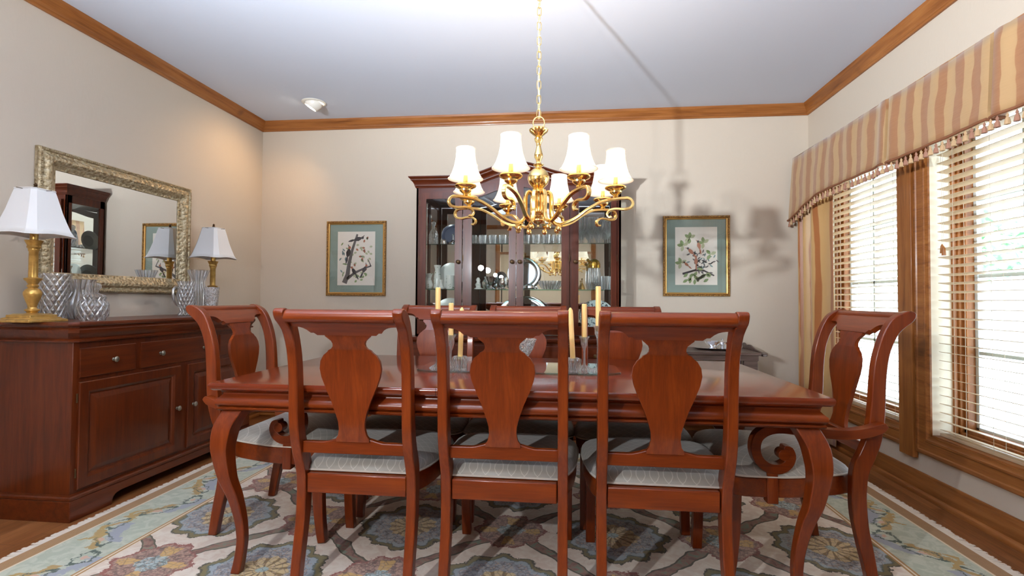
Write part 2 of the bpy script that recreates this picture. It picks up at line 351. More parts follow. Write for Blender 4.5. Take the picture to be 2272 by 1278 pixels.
# ------------------------------------------------------------ mesh helpers
class MB:
    def __init__(s): s.v = []; s.f = []; s.mi = []; s.cur = 0
    def add(s, vs, fs, M=None):
        o = len(s.v)
        s.v += [tuple(M @ Vector(q)) if M is not None else tuple(q) for q in vs]
        s.f += [tuple(o + i for i in f) for f in fs]; s.mi += [s.cur] * len(fs); return s
    def box(s, x0, x1, y0, y1, z0, z1, M=None):
        v = [(x, y, z) for z in (z0, z1) for y in (y0, y1) for x in (x0, x1)]
        return s.add(v, [(0, 2, 3, 1), (4, 5, 7, 6), (0, 1, 5, 4), (2, 6, 7, 3), (0, 4, 6, 2), (1, 3, 7, 5)], M)
    def lathe(s, prof, seg=24, c=(0, 0, 0), M=None, close=True, sx=1, sy=1, wob=None):
        v = []; n = len(prof)
        for i in range(seg):
            a = 2 * PI * i / seg
            for j, (r, z) in enumerate(prof):
                rr = r * (wob(a, j / (n - 1), z) if wob else 1)
                v.append((c[0] + rr * math.cos(a) * sx, c[1] + rr * math.sin(a) * sy, c[2] + z))
        f = [(i * n + j, ((i + 1) % seg) * n + j, ((i + 1) % seg) * n + j + 1, i * n + j + 1) for i in range(seg) for j in range(n - 1)]
        if close:
            if prof[0][0] > 1e-5: f.append(tuple(reversed([i * n for i in range(seg)])))
            if prof[-1][0] > 1e-5: f.append(tuple(i * n + n - 1 for i in range(seg)))
        return s.add(v, f, M)
    def tube(s, pts, r, sides=8, closed=False, M=None, sx=1.0, sy=1.0):
        P = [Vector(p) for p in pts]; n = len(P); v = []; nrm = None
        for i, p in enumerate(P):
            a = P[(i - 1) % n] if (closed or i) else p; b = P[(i + 1) % n] if (closed or i < n - 1) else p
            t = (b - a).normalized()
            if nrm is None:
                nrm = t.cross(Vector((0, 0, 1)));
                if nrm.length < 1e-3: nrm = t.cross(Vector((1, 0, 0)))
            nrm = (nrm - t * nrm.dot(t)).normalized(); bn = t.cross(nrm); rr = r[i] if isinstance(r, (list, tuple)) else r
            for k in range(sides):
                an = 2 * PI * (k + .5) / sides; v.append(p + nrm * math.cos(an) * rr * sx + bn * math.sin(an) * rr * sy)
        f = []; m = n if closed else n - 1
        for i in range(m):
            for k in range(sides):
                i2 = (i + 1) % n; k2 = (k + 1) % sides
                f.append((i * sides + k, i * sides + k2, i2 * sides + k2, i2 * sides + k))
        if not closed: f.append(tuple(reversed(range(sides)))); f.append(tuple((n - 1) * sides + k for k in range(sides)))
        return s.add([tuple(q) for q in v], f, M)
    def strip(s, A, B, x0, x1, M=None):
        """closed strip prism between curves A and B (lists of (y,z)) extruded along x"""
        n = len(A); v = []
        for (ya, za), (yb, zb) in zip(A, B): v += [(x0, ya, za), (x1, ya, za), (x1, yb, zb), (x0, yb, zb)]
        f = []
        for i in range(n - 1):
            for k in range(4): f.append((i * 4 + k, i * 4 + (k + 1) % 4, (i + 1) * 4 + (k + 1) % 4, (i + 1) * 4 + k))
        f += [(3, 2, 1, 0), tuple((n - 1) * 4 + k for k in range(4))]
        return s.add(v, f, M)
    def ribbon(s, path, th, x0, x1, M=None):
        n = len(path); A = []; B = []
        for i, p in enumerate(path):
            a = path[max(i - 1, 0)]; b = path[min(i + 1, n - 1)]; d = Vector((b[0] - a[0], b[1] - a[1])).normalized()
            h = (th[i] if isinstance(th, (list, tuple)) else th) / 2
            A.append((p[0] - d.y * h, p[1] + d.x * h)); B.append((p[0] + d.y * h, p[1] - d.x * h))
        return s.strip(A, B, x0, x1, M)
    def prism(s, poly, z0, z1, M=None):
        n = len(poly); v = [(x, y, z0) for x, y in poly] + [(x, y, z1) for x, y in poly]
        return s.add(v, [tuple(reversed(range(n))), tuple(range(n, 2 * n))] + [(i, (i + 1) % n, n + (i + 1) % n, n + i) for i in range(n)], M)
    def loft(s, rings, caps=True, M=None):
        n = len(rings[0]); v = [q for r in rings for q in r]; f = []
        for i in range(len(rings) - 1):
            for k in range(n): f.append((i * n + k, i * n + (k + 1) % n, (i + 1) * n + (k + 1) % n, (i + 1) * n + k))
        if caps: f += [tuple(reversed(range(n))), tuple((len(rings) - 1) * n + k for k in range(n))]
        return s.add(v, f, M)
    def rect(s, x0, x1, y0, y1, prof, M=None, caps=True, cut=0.0):
        rings = []
        for ins, z in prof:
            a, b, c, d = x0 + ins, x1 - ins, y0 + ins, y1 - ins
            if cut: rings.append([(a + cut, c, z), (b - cut, c, z), (b, c + cut, z), (b, d - cut, z), (b - cut, d, z), (a + cut, d, z), (a, d - cut, z), (a, c + cut, z)])
            else: rings.append([(a, c, z), (b, c, z), (b, d, z), (a, d, z)])
        return s.loft(rings, caps, M)
    def build(s, name, mats, parent=None, loc=(0, 0, 0), smooth=35, bevel=0.0, seg=2):
        me = bpy.data.meshes.new(name); me.from_pydata(s.v, [], s.f); me.validate(); 
        bm = bmesh.new(); bm.from_mesh(me); bmesh.ops.recalc_face_normals(bm, faces=bm.faces); bm.to_mesh(me); bm.free()
        mats = mats if isinstance(mats, (list, tuple)) else [mats]
        for m in mats: me.materials.append(m)
        if len(mats) > 1:
            for p_, mi in zip(me.polygons, s.mi): p_.material_index = mi
        if smooth:
            me.polygons.foreach_set('use_smooth', [True] * len(me.polygons)); me.set_sharp_from_angle(angle=math.radians(smooth))
        o = bpy.data.objects.new(name, me); COL.objects.link(o); o.location = loc
        if parent is not None: o.parent = parent
        if bevel:
            b = o.modifiers.new('bevel', 'BEVEL'); b.width = bevel; b.segments = seg; b.limit_method = 'ANGLE'; b.angle_limit = math.radians(40); b.harden_normals = False
        return o
def tag(o, label=None, cat=None, group=None, kind=None):
    if label: o['label'] = label
    if cat: o['category'] = cat
    if group: o['group'] = group
    if kind: o['kind'] = kind
    return o
def thing(name, label, cat, loc=(0, 0, 0), rz=0.0, group=None):
    o = bpy.data.objects.new(name, None); o.empty_display_size = 0.05; COL.objects.link(o)
    o.location = loc; o.rotation_euler = (0, 0, rz); return tag(o, label, cat, group)
def kids(o): return [c for c in bpy.data.objects if c.parent == o]
def copy_tree(o, parent=None):
    c = o.copy(); COL.objects.link(c)
    if parent is not None: c.parent = parent
    for ch in kids(o): copy_tree(ch, c)
    return c
def catmull(pts, n):
    out = []; m = len(pts)
    P = [pts[0]] + list(pts) + [pts[-1]]
    for i in range(n):
        t = i * (m - 1) / (n - 1); k = min(int(t), m - 2); u = t - k
        a, b, c, d = P[k], P[k + 1], P[k + 2], P[k + 3]
        out.append(tuple(0.5 * ((2 * b[j]) + (-a[j] + c[j]) * u + (2 * a[j] - 5 * b[j] + 4 * c[j] - d[j]) * u * u + (-a[j] + 3 * b[j] - 3 * c[j] + d[j]) * u ** 3) for j in range(len(b))))
    return out
def interp(tab, x):
    if x <= tab[0][0]: return tab[0][1]
    for (a, va), (b, vb) in zip(tab, tab[1:]):
        if x <= b: return va + (vb - va) * (x - a) / (b - a)
    return tab[-1][1]
def structure(o): return tag(o, kind='structure')

# ------------------------------------------------------------ room shell
structure(MB().box(XL - .2, XR + .2, YR - 2.6, YB + .2, -0.12, 0).build('floor', FLOOR, smooth=0))
structure(MB().box(XL - .2, XR + .2, YR - 2.6, YB + .2, H, H + .12).build('ceiling', CEIL, smooth=0))
structure(MB().box(XL - .2, XL, YR - 2.6, YB + .2, 0, H).build('wall_left', WALL, smooth=0))
structure(MB().box(XL, XR, YB, YB + .2, 0, H).build('wall_back', WALL, smooth=0))
w = MB(); X2 = XR + .2
w.box(XR, X2, YR - 2.6, W2A, 0, H); w.box(XR, X2, W2B, W1A, 0, H); w.box(XR, X2, W1B, YB + .2, 0, H)
for a, b in ((W2A, W2B), (W1A, W1B)): w.box(XR, X2, a, b, 0, WZ0); w.box(XR, X2, a, b, WZ1, H)
structure(w.build('wall_right', WALL, smooth=0))
w = MB(); w.box(XL, -1.5, YR - .15, YR, 0, H); w.box(0.5, XR, YR - .15, YR, 0, H); w.box(-1.5, 0.5, YR - .15, YR, 2.1, H)
structure(w.build('wall_rear', WALL, smooth=0))
structure(MB().box(XL, XR, YR - 2.6, YR - 2.45, 0, H).build('wall_entry', WALL, smooth=0))
w = MB()
w.box(-1.6, -1.5, YR, YR + .02, 0, 2.2); w.box(.5, .6, YR, YR + .02, 0, 2.2); w.box(-1.5, .5, YR, YR + .02, 2.1, 2.2)
structure(w.build('trim_6', trimwood[2], bevel=.004))
# crown moulding: profile (out from wall, z)
CR = [(0, 2.657), (.012, 2.657), (.014, 2.668), (.021, 2.672), (.022, 2.682), (.030, 2.690), (.037, 2.705), (.047, 2.718), (.052, 2.722), (.055, 2.730), (.060, 2.743), (0, 2.743)]
def crown(name, a, b, n, mat):      # wall line a->b, n = direction into the room; mitred ends
    m = MB(); v = []; t = (Vector(b) - Vector(a)).normalized(); N = Vector(n)
    for P, sgn in ((Vector(a), 1), (Vector(b), -1)):
        for o_, z in CR: q = P + N * o_ + t * o_ * sgn; v.append((q.x, q.y, z))
    k = len(CR); m.add(v, [(i, (i + 1) % k, k + (i + 1) % k, k + i) for i in range(k)])
    structure(m.build(name, mat, smooth=50))
crown('trim_1', (XL, YR), (XL, YB), (1, 0), trimwood[1]); crown('trim_2', (XL, YB), (XR, YB), (0, -1), trimwood[0])
crown('trim_3', (XR, YB), (XR, YR), (-1, 0), trimwood[1]); crown('trim_4', (XR, YR), (XL, YR), (0, 1), trimwood[0])
BB = [(0, 0), (.034, 0), (.034, .012), (.024, .026), (.016, .03), (.016, .098), (.012, .104), (.012, .118), (.006, .127), (0, .127)]
def base(name, a, b, n, mat):
    m = MB(); v = []; t = (Vector(b) - Vector(a)).normalized(); N = Vector(n)
    for P, sgn in ((Vector(a), 1), (Vector(b), -1)):
        for o_, z in BB: q = P + N * o_ + t * o_ * sgn; v.append((q.x, q.y, z))
    k = len(BB); m.add(v, [(i, (i + 1) % k, k + (i + 1) % k, k + i) for i in range(k)] + [tuple(range(k)), tuple(range(2 * k - 1, k - 1, -1))])
    structure(m.build(name, mat, smooth=50))
base('baseboard_left', (XL, YR), (XL, YB), (1, 0), trimwood[1]); base('baseboard_back', (XL, YB), (XR, YB), (0, -1), trimwood[0])
base('baseboard_right', (XR, YB), (XR, YR), (-1, 0), trimwood[1])

# windows (side wall at XR, opening from XR outwards)
def window(name, ya, yb):
    root = bpy.data.objects.new(name, None); COL.objects.link(root); root.location = (XR, (ya + yb) / 2, WZ0); structure(root)
    L = lambda m, n, mat, **k: m.build(n, mat, root, loc=(-XR, -(ya + yb) / 2, -WZ0), **k)
    # mitred casing: flat outer band, inner bead
    m = MB(); M = Matrix(((0, 0, -1, XR), (1, 0, 0, 0), (0, 1, 0, 0), (0, 0, 0, 1)))
    cs = [(-.108, 0), (-.108, .016), (-.100, .022), (-.085, .022), (-.080, .016), (-.035, .014), (-.028, .020), (-.018, .020), (-.010, .012), (0.004, .010), (.004, 0)]
    m.rect(ya, yb, WZ0, WZ1, cs, M, caps=False); L(m, 'casing', trimwood[1], smooth=40)
    m = MB(); d = .022
    m.box(XR, XR + .107, ya - .001, ya + .004, WZ0, WZ1); m.box(XR, XR + .107, yb - .004, yb + .001, WZ0, WZ1)
    m.box(XR, XR + .107, ya, yb, WZ1 - .004, WZ1 + .001); L(m, 'reveal', JAMB, smooth=0)
    m = MB(); m.box(XR, XR + .12, ya, yb, WZ0 - .001, WZ0 + .012); L(m, 'sill', trimwood[1], bevel=.003)
    m = MB()
    for k, (x0, t) in enumerate(((.105, .018), (.125, .030), (.145, .052))):
        x1 = x0 + .022 if k < 2 else .19
        for (a, b, c, e) in ((ya, ya + t, WZ0, WZ1), (yb - t, yb, WZ0, WZ1), (ya, yb, WZ0, WZ0 + t + .01), (ya, yb, WZ1 - t, WZ1)):
            m.box(XR + x0, XR + x1, a, b, c, e)
    L(m, 'sash', trimwood[2], bevel=.003)
    m = MB()
    for (a, b, c, e) in ((ya, ya + .07, WZ0, WZ1), (yb - .07, yb, WZ0, WZ1), (ya, yb, WZ0, WZ0 + .075), (ya, yb, WZ1 - .07, WZ1)):
        m.box(XR + .19, XR + .215, a, b, c, e)
    L(m, 'exterior_frame', WHITEV, bevel=.003)
    m = MB(); 
    for k in (1, 2): y = ya + .06 + (yb - ya - .12) * k / 3; m.box(XR + .196, XR + .21, y - .009, y + .009, WZ0 + .06, WZ1 - .06)
    for k in (1, 2, 3): z = WZ0 + .06 + (WZ1 - WZ0 - .12) * k / 4; m.box(XR + .196, XR + .21, ya + .06, yb - .06, z - .009, z + .009)
    L(m, 'muntin_grid', WHITEV)
    m = MB(); m.box(XR + .187, XR + .191, ya + .05, yb - .05, WZ0 + .05, WZ1 - .05); L(m, 'pane', PANE, smooth=0)
window('window_1', W1A, W1B); window('window_2', W2A, W2B)
m = MB(); m.box(XR - .03, XR - .001, 3.195, 3.322, .199, 2.24); structure(m.build('trim_5', trimwood[2], bevel=.004))

# blinds
def blind(ya, yb, label):
    r = thing('venetian_blind', label, 'blind', (XR + .052, (ya + yb) / 2, WZ0), group='wooden blinds in the two windows'); a, b = ya + .02, yb - .02
    off = (-(XR + .052), -(ya + yb) / 2, -WZ0); c = XR + .052
    m = MB(); n = 36; pitch = .0472; tilt = math.radians(10)
    for i in range(n):
        z = WZ0 + .045 + i * pitch; M = Matrix.Translation((c, 0, z)) @ Matrix.Rotation(tilt, 4, 'Y')
        m.box(-.025, .025, a, b, -.0014, .0014, M)
    m.build('slats', SLAT, r, loc=off, smooth=0)
    m = MB(); m.box(c - .025, c + .025, a, b, WZ0 + .014, WZ0 + .03); m.build('bottom_rail', SLAT, r, loc=off, bevel=.002)
    m = MB(); m.box(c - .028, c + .028, a, b, WZ1 - .05, WZ1 - .006); m.build('head_rail', SLAT, r, loc=off, bevel=.002)
    m = MB(); 
    for f in (.12, .37, .63, .88):
        y = a + (b - a) * f
        for x in (c - .027, c + .027): m.tube([(x, y, WZ0 + .02), (x, y, WZ1 - .03)], .0009, 5)
    m.build('ladder_cord', CORD, r, loc=off)
    y = b - .06 if ya < 3 else a + .04
    m = MB(); m.tube([(c - .034, y, 1.10 + .28), (c - .034, y, WZ1 - .03)], .001, 5); m.tube([(c - .034, y + .012, 1.38), (c - .034, y + .012, WZ1 - .03)], .001, 5)
    m.build('pull_cord', CORD, r, loc=off)
    for dy in (0, .012):
        m = MB(); m.lathe([(.002, 0.05), (.007, .04), (.009, .02), (.010, 0)], 10, (c - .034, y + dy, 1.345 + dy)); m.build('cord_tassel', trimwood[2], r, loc=off)
blind(W2A, W2B, 'cream slatted blind in the nearer window, right edge of the photo'); blind(W1A, W1B, 'cream slatted blind in the farther window, beside the gold curtain')

# exterior
def m_ground():
    t = NT('pale_gravel_drive'); n = t.noise(t.coord(), 1.4, 4, 0.7)
    return t.set(Base_Color=t.ramp(n, [(0.42, srgb(170, 178, 168)), (0.55, srgb(224, 224, 222)), (0.7, srgb(240, 240, 240))]), Roughness=0.9)
structure(MB().box(XR + .25, 60, -30, 60, -.45, -.3).build('outdoor_ground', m_ground(), smooth=0))
def m_leaf():
    t = NT('foliage_green'); n = t.noise(t.coord(), 5, 3)
    return t.set(Base_Color=t.ramp(n, [(0.4, srgb(96, 140, 96)), (0.6, srgb(170, 205, 160))]), Roughness=0.8)
LEAF = m_leaf(); BARK = plain('tree_bark', srgb(110, 100, 90), 0.9)
for i, (x, y, s, lab) in enumerate([(9, 13, 1.0, 'leafy green tree seen through the farther window, left one'), (8.5, 9.0, .85, 'leafy green tree seen through the nearer window'), (13, 13.5, 1.2, 'tall leafy tree standing farther off outside the windows')]):
    r = thing('garden_tree', lab, 'tree', (x, y, -.3), group='trees outside the windows'); m = MB()
    m.tube([(0, 0, 0), (.05, 0, 1.2 * s), (0, .08, 2.6 * s)], [.12 * s, .09 * s, .05 * s], 8); m.build('trunk', BARK, r); m = MB(); rnd = random.Random(i)
    for k in range(260):
        a = rnd.random() * 2 * PI; e = rnd.uniform(-.6, 1.4); q = rnd.uniform(.5, 1.0) * s
        cx, cy, cz = math.cos(a) * math.cos(e) * 1.3 * q, math.sin(a) * math.cos(e) * 1.3 * q, 2.5 * s + math.sin(e) * 1.3 * q
        M = Matrix.Translation((cx, cy, cz)) @ Matrix.Rotation(rnd.random() * 6, 4, 'X') @ Matrix.Rotation(rnd.random() * 6, 4, 'Z'); w_ = .17 * s
        m.add([(-w_, 0, 0), (0, -w_ * .5, .02), (w_, 0, 0), (0, w_ * .5, .02)], [(0, 1, 2, 3)], M)
    m.build('foliage', LEAF, r, smooth=0)

# ------------------------------------------------------------ rug
RC = (-.262, 2.41)
rug = thing('area_rug', 'cream and sage floral rug under the dining table', 'rug', (RC[0], RC[1], 0))
MB().rect(-2.02, 2.02, -1.52, 1.52, [(0, 0), (0, .007), (.004, .011)]).build('pile', RUG, rug, smooth=0)
for s in (-1, 1):
    m = MB(); rnd = random.Random(3)
    for k in range(330):
        y = -1.515 + 3.03 * k / 329; ln = .050 + rnd.random() * .014; dy = rnd.uniform(-.008, .008)
        m.add([(s * 2.018, y - .006, .008), (s * 2.018, y + .006, .008), (s * (2.018 + ln), y + .005 + dy, .003), (s * (2.018 + ln), y - .005 + dy, .003),
               (s * 2.018, y - .006, .001), (s * 2.018, y + .006, .001), (s * (2.018 + ln), y + .005 + dy, .001), (s * (2.018 + ln), y - .005 + dy, .001)],
              [(0, 1, 2, 3), (4, 7, 6, 5), (0, 3, 7, 4), (1, 5, 6, 2), (3, 2, 6, 7)])
    m.build('fringe', FRINGE, rug, smooth=0)
RZ = .011

# ------------------------------------------------------------ chairs
OUT = [(.073, 0), (.061, .088), (.047, .167), (.035, .231), (.028, .313), (.028, .378), (.036, .436), (.056, .487), (.077, .545), (.090, .611), (.095, .677), (.098, .759), (.103, .825), (.115, .892), (.142, .955), (.170, .985), (.194, 1.004), (.204, 1.020)]
INN = [(.035, 0), (.019, .085), (.004, .148), (-.010, .212), (-.022, .277), (-.026, .343), (-.024, .43), (-.014, .475), (.005, .515), (.025, .565), (.037, .626), (.046, .708), (.051, .783), (.060, .858), (.081, .935), (.108, .995), (.135, 1.025), (.172, 1.042)]
MID = [(.45, .018), (.50, .032), (.545, .048), (.611, .062), (.677, .070), (.759, .074), (.825, .080), (.892, .089), (.955, .113), (.985, .138), (1.02, .168)]
HW = [(.550, .063), (.562, .063), (.575, .054), (.60, .049), (.625, .050), (.655, .058), (.70, .073), (.75, .095), (.79, .110), (.822, .116), (.85, .112), (.872, .099), (.884, .084), (.890, .080), (.896, .068), (.905, .061), (.915, .060), (.925, .064), (.934, .074), (.942, .084), (.955, .084)]
def sheet(m, zf, xs_lo, xs_hi, th, rows, cols, zlo, zhi):
    pass
def chair_seat_outline(hwf, grow=0.0, n=14):
    pts = []; hr = .192 + grow; hf = hwf + grow; y0 = -.0; yf = .49 + grow
    side = catmull([(hr, y0 - 0), (hr + .028, .05), (hr + .052, .12), (hf - .006, .25), (hf, .37), (hf - .006, .44), (hf - .035, .477)], n)
    front = [(x, yf - .012 + .022 * (1 - (x / hf) ** 2) * (1 if abs(x) < hf else 0)) for x in [ (hf - .035) * (1 - 2 * k / 8) for k in range(1, 8)]]
    return [(hr, y0)] + side[1:] + front + [(-x, y) for x, y in reversed(side[1:])] + [(-hr, y0)]
def make_chair(arms):
    k = 1.09 if arms else 1.0; ho = .231 * k
    root = thing('armchair' if arms else 'dining_chair', '', 'chair')
    N = 44; A = catmull(OUT, N); B = catmull(INN, N)
    for s in (-1, 1):
        m = MB(); x0, x1 = sorted((s * ho, s * (ho - .036)))
        A2 = [(-b, z) for b, z in A] + [(-.206, 1.031), (-.198, 1.042)]; B2 = [(-b, z) for b, z in B] + [(-.178, 1.0435), (-.190, 1.0435)]
        m.strip(A2, B2, x0, x1); m.build('back_post', chairwood[2], root, bevel=.004)
    # crest board and roll
    m = MB(); W = ho - .034; nc = 36; rows = []
    def zlow(x):
        a = abs(x)
        if a < .112: return .950
        if a < .120: return .950 + (a - .112) / .008 * .010
        if a < .136: return .960
        if a < .185: u = (a - .136) / .049; return .960 + .024 * (1 - (1 - u) ** 2) ** .5
        return .984
    def prof(z): return interp(MID, z)
    R = 7; fr = []; bk = []
    for i in range(R + 1):
        for j in range(nc + 1):
            x = -W + 2 * W * j / nc; z = zlow(x) + (1.028 - zlow(x)) * i / R; b = prof(z); sl = (prof(z + .01) - prof(z - .01)) / .02
            L = math.sqrt(1 + sl * sl); h = .010; fr.append((x, -(b - h / L), z + sl * h / L)); bk.append((x, -(b + h / L), z - sl * h / L))
    n1 = len(fr); idx = lambda i, j: i * (nc + 1) + j; fs = []
    for i in range(R):
        for j in range(nc):
            q = (idx(i, j), idx(i, j + 1), idx(i + 1, j + 1), idx(i + 1, j)); fs += [q, tuple(n1 + t for t in reversed(q))]
    for j in range(nc): fs += [(idx(0, j), n1 + idx(0, j), n1 + idx(0, j + 1), idx(0, j + 1)), (idx(R, j), idx(R, j + 1), n1 + idx(R, j + 1), n1 + idx(R, j))]
    m.add(fr + bk, fs); m.tube([(-W, -.176, 1.016), (W, -.176, 1.016)], .0235, 18); m.build('crest_rail', chairwood[0], root)
    # vase splat
    m = MB(); zs = [t[0] for t in HW]; zz = []
    for a, b in zip(zs, zs[1:]): zz += [a, (a + b) / 2]
    zz.append(zs[-1]); nc = 8; fr = []; bk = []
    for z in zz:
        hw = interp(HW, z)
        for j in range(nc + 1):
            x = -hw + 2 * hw * j / nc; b = prof(z); fr.append((x, -(b - .007), z)); bk.append((x, -(b + .007), z))
    R = len(zz) - 1; n1 = len(fr); idx = lambda i, j: i * (nc + 1) + j; fs = []
    for i in range(R):
        for j in range(nc):
            q = (idx(i, j), idx(i, j + 1), idx(i + 1, j + 1), idx(i + 1, j)); fs += [q, tuple(n1 + t for t in reversed(q))]
        fs += [(idx(i, 0), idx(i + 1, 0), n1 + idx(i + 1, 0), n1 + idx(i, 0)), (idx(i, nc), n1 + idx(i, nc), n1 + idx(i + 1, nc), idx(i + 1, nc))]
    m.add(fr + bk, fs); m.build('vase_splat', chairwood[2], root, smooth=50)
    # lower back rail
    m = MB(); xs = [-W + 2 * W * j / 40 for j in range(41)]
    def zt(x): a = abs(x); return .560 if a < .062 else (.560 - .014 * min(1, (a - .062) / .05) ** .8 if a < .112 else .546)
    A1 = [(x, zt(x)) for x in xs]; B1 = [(x, .503) for x in xs]; M = Matrix(((0, 1, 0, 0), (1, 0, 0, 0), (0, 0, 1, 0), (0, 0, 0, 1)))
    m.strip(A1, B1, -.050, -.026, M); m.build('lower_back_rail', chairwood[0], root, bevel=.003)
    # seat frame, cushion, piping
    hf = .285 if arms else .268
    o1 = chair_seat_outline(hf); m = MB(); o2 = [(o1[0][0], -.022)] + o1 + [(o1[-1][0], -.022)]
    m.prism(o2, .345, .418); m.build('seat_frame', chairwood[0], root, bevel=.004)
    og = chair_seat_outline(hf, .006); og = [(x, max(y, .006)) for x, y in og]; m = MB(); rings = []
    cx, cy = 0, .26
    for t in range(9):
        u = t / 8; sc_ = math.cos(u * PI / 2 * .985) ** .62 if t else 1.0; zz_ = .420 + .066 * math.sin(u * PI / 2) ** .8
        rings.append([(cx + (x - cx) * sc_, cy + (y - cy) * sc_, zz_) for x, y in og])
    m.loft(rings); cush = m.build('seat_cushion', SEAT, root, smooth=70)
    m = MB(); m.tube([(x, y, .424) for x, y in og], .0042, 6, closed=True); m.build('piping', PIPING, cush)
    for s in (-1, 1):
        m = MB(); pts = [(.450, .36), (.451, .25), (.456, .15), (.465, .06), (.475, .002)]; th = [.052, .048, .043, .039, .036]
        path = catmull(pts, 14); m.ribbon(path, [interp([(0, .052), (1, .034)], i / 13) for i in range(14)], *sorted((s * (hf - .018), s * (hf - .058))))
        m.build('front_leg', chairwood[2], root, bevel=.003)
    if arms:
        for s in (-1, 1):
            m = MB(); p1 = catmull([(-.075, .628), (-.05, .612), (.0, .596), (.08, .588), (.19, .596), (.28, .604), (.335, .596), (.372, .568), (.382, .525), (.370, .485), (.338, .458), (.300, .454), (.270, .470), (.258, .497), (.268, .520), (.284, .526)], 60)
            th = [interp([(0, .016), (.06, .034), (.6, .034), (.72, .036), (.85, .034), (.93, .044), (1, .026)], i / 59) for i in range(60)]
            xa = .272 if s > 0 else -.272; m.ribbon(p1, th, xa - .022, xa + .022); m.lathe([(.021, -.0225), (.021, .0225)], 20, M=Matrix.Translation((xa, .281, .508)) @ Matrix.Rotation(PI / 2, 4, 'Y'))
            m.build('arm', chairwood[1], root, bevel=.003)
            m = MB(); m.ribbon([(.322, .325), (.322, .39), (.324, .450)], .040, xa - .021, xa + .021); m.build('arm_support', chairwood[2], root, bevel=.003)
    return root
proto = make_chair(False)
spots = [(-.784, 1.878, .0, 0, 'cherry side chair, left of the three with backs to the viewer'),
         (-.228, 1.882, .0, 0, 'cherry side chair, middle of the three with backs to the viewer'),
         (.334, 1.872, .0, 0, 'cherry side chair, right of the three with backs to the viewer'),
         (-.787, 2.935, PI, 1, 'far side chair behind the left candles, facing the viewer'),
         (-.238, 2.940, PI, 1, 'far side chair in front of the china cabinet centre'),
         (.311, 2.932, PI, 1, 'far side chair behind the right candles, facing the viewer')]
for i, (x, y, rz, g, lab) in enumerate(spots):
    o = proto if i == 0 else copy_tree(proto)
    o.location = (x, y, RZ + .002); o.rotation_euler = (0, 0, rz); o['label'] = lab; o['group'] = 'cherry side chairs around the dining table'
a1 = make_chair(True); a1.location = (1.082, 2.305, RZ + .002); a1.rotation_euler = (0, 0, PI / 2)
a1['label'] = 'cherry armchair with scrolled arms at the window end of the table'; a1['group'] = 'armchairs at the table ends'
a2 = copy_tree(a1); a2.location = (-1.548, 2.44, RZ + .002); a2.rotation_euler = (0, 0, -PI / 2); a2['label'] = 'cherry armchair at the sideboard end of the table'

# ------------------------------------------------------------ dining table
TX0, TX1, TY0, TY1, TZ = -1.370, .897, 1.835, 2.889, .765
tab = thing('dining_table', 'long polished cherry dining table with cabriole legs', 'table', ((TX0 + TX1) / 2, (TY0 + TY1) / 2, RZ))
off = (-(TX0 + TX1) / 2, -(TY0 + TY1) / 2, -RZ)
s1, s2 = -.478, .005
def top_part(name, x0, x1, le, re):
    m = MB(); P = [(.012, TZ - .030), (.004, TZ - .024), (0, TZ - .014), (0, TZ - .008), (.004, TZ - .001), (.007, TZ)]; rings = []
    for ins, z in P:
        a = x0 + (ins if le else 0); b = x1 - (ins if re else 0); c, d = TY0 + ins, TY1 - ins; rings.append([(a, c, z), (b, c, z), (b, d, z), (a, d, z)])
    m.loft(rings); return m.build(name, tablewood, tab, loc=off, smooth=30)
top_part('tabletop', TX0, s1 - .0008, 1, 0); top_part('table_leaf', s1 + .0008, s2 - .0008, 0, 0); top_part('tabletop', s2 + .0008, TX1, 0, 1)
AP = [(.045, .655), (.026, .656), (.021, .660), (.021, .668), (.027, .671), (.019, .676), (.015, .685), (.017, .696), (.028, .706), (.037, .716), (.038, .722), (.033, .726), (.028, .735)]
m = MB(); m.rect(TX0, TX1, TY0, TY1, AP); m.build('apron', chairwood[0], tab, loc=off, smooth=55)
OFFS = [(.655, .036, .080), (.62, .020, .078), (.59, .011, .075), (.557, .007, .072), (.52, .006, .067), (.486, .009, .062), (.43, .018, .056), (.381, .028, .051), (.33, .044, .046), (.278, .057, .041), (.22, .068, .037), (.175, .073, .035), (.13, .075, .034), (.087, .072, .034), (.04, .066, .036), (.012, .061, .037)]
OF = catmull(OFFS, 40)
for sx in (0, 1):
    for sy in (0, 1):
        m = MB(); rings = []
        for z, o_, w_ in OF:
            xs = (TX0 + o_, TX0 + o_ + w_) if sx == 0 else (TX1 - o_ - w_, TX1 - o_); ys = (TY0 + o_, TY0 + o_ + w_) if sy == 0 else (TY1 - o_ - w_, TY1 - o_)
            rings.append([(xs[0], ys[0], z), (xs[1], ys[0], z), (xs[1], ys[1], z), (xs[0], ys[1], z)])
        m.loft(rings); m.build('leg', chairwood[2], tab, loc=off, smooth=40, bevel=.004)

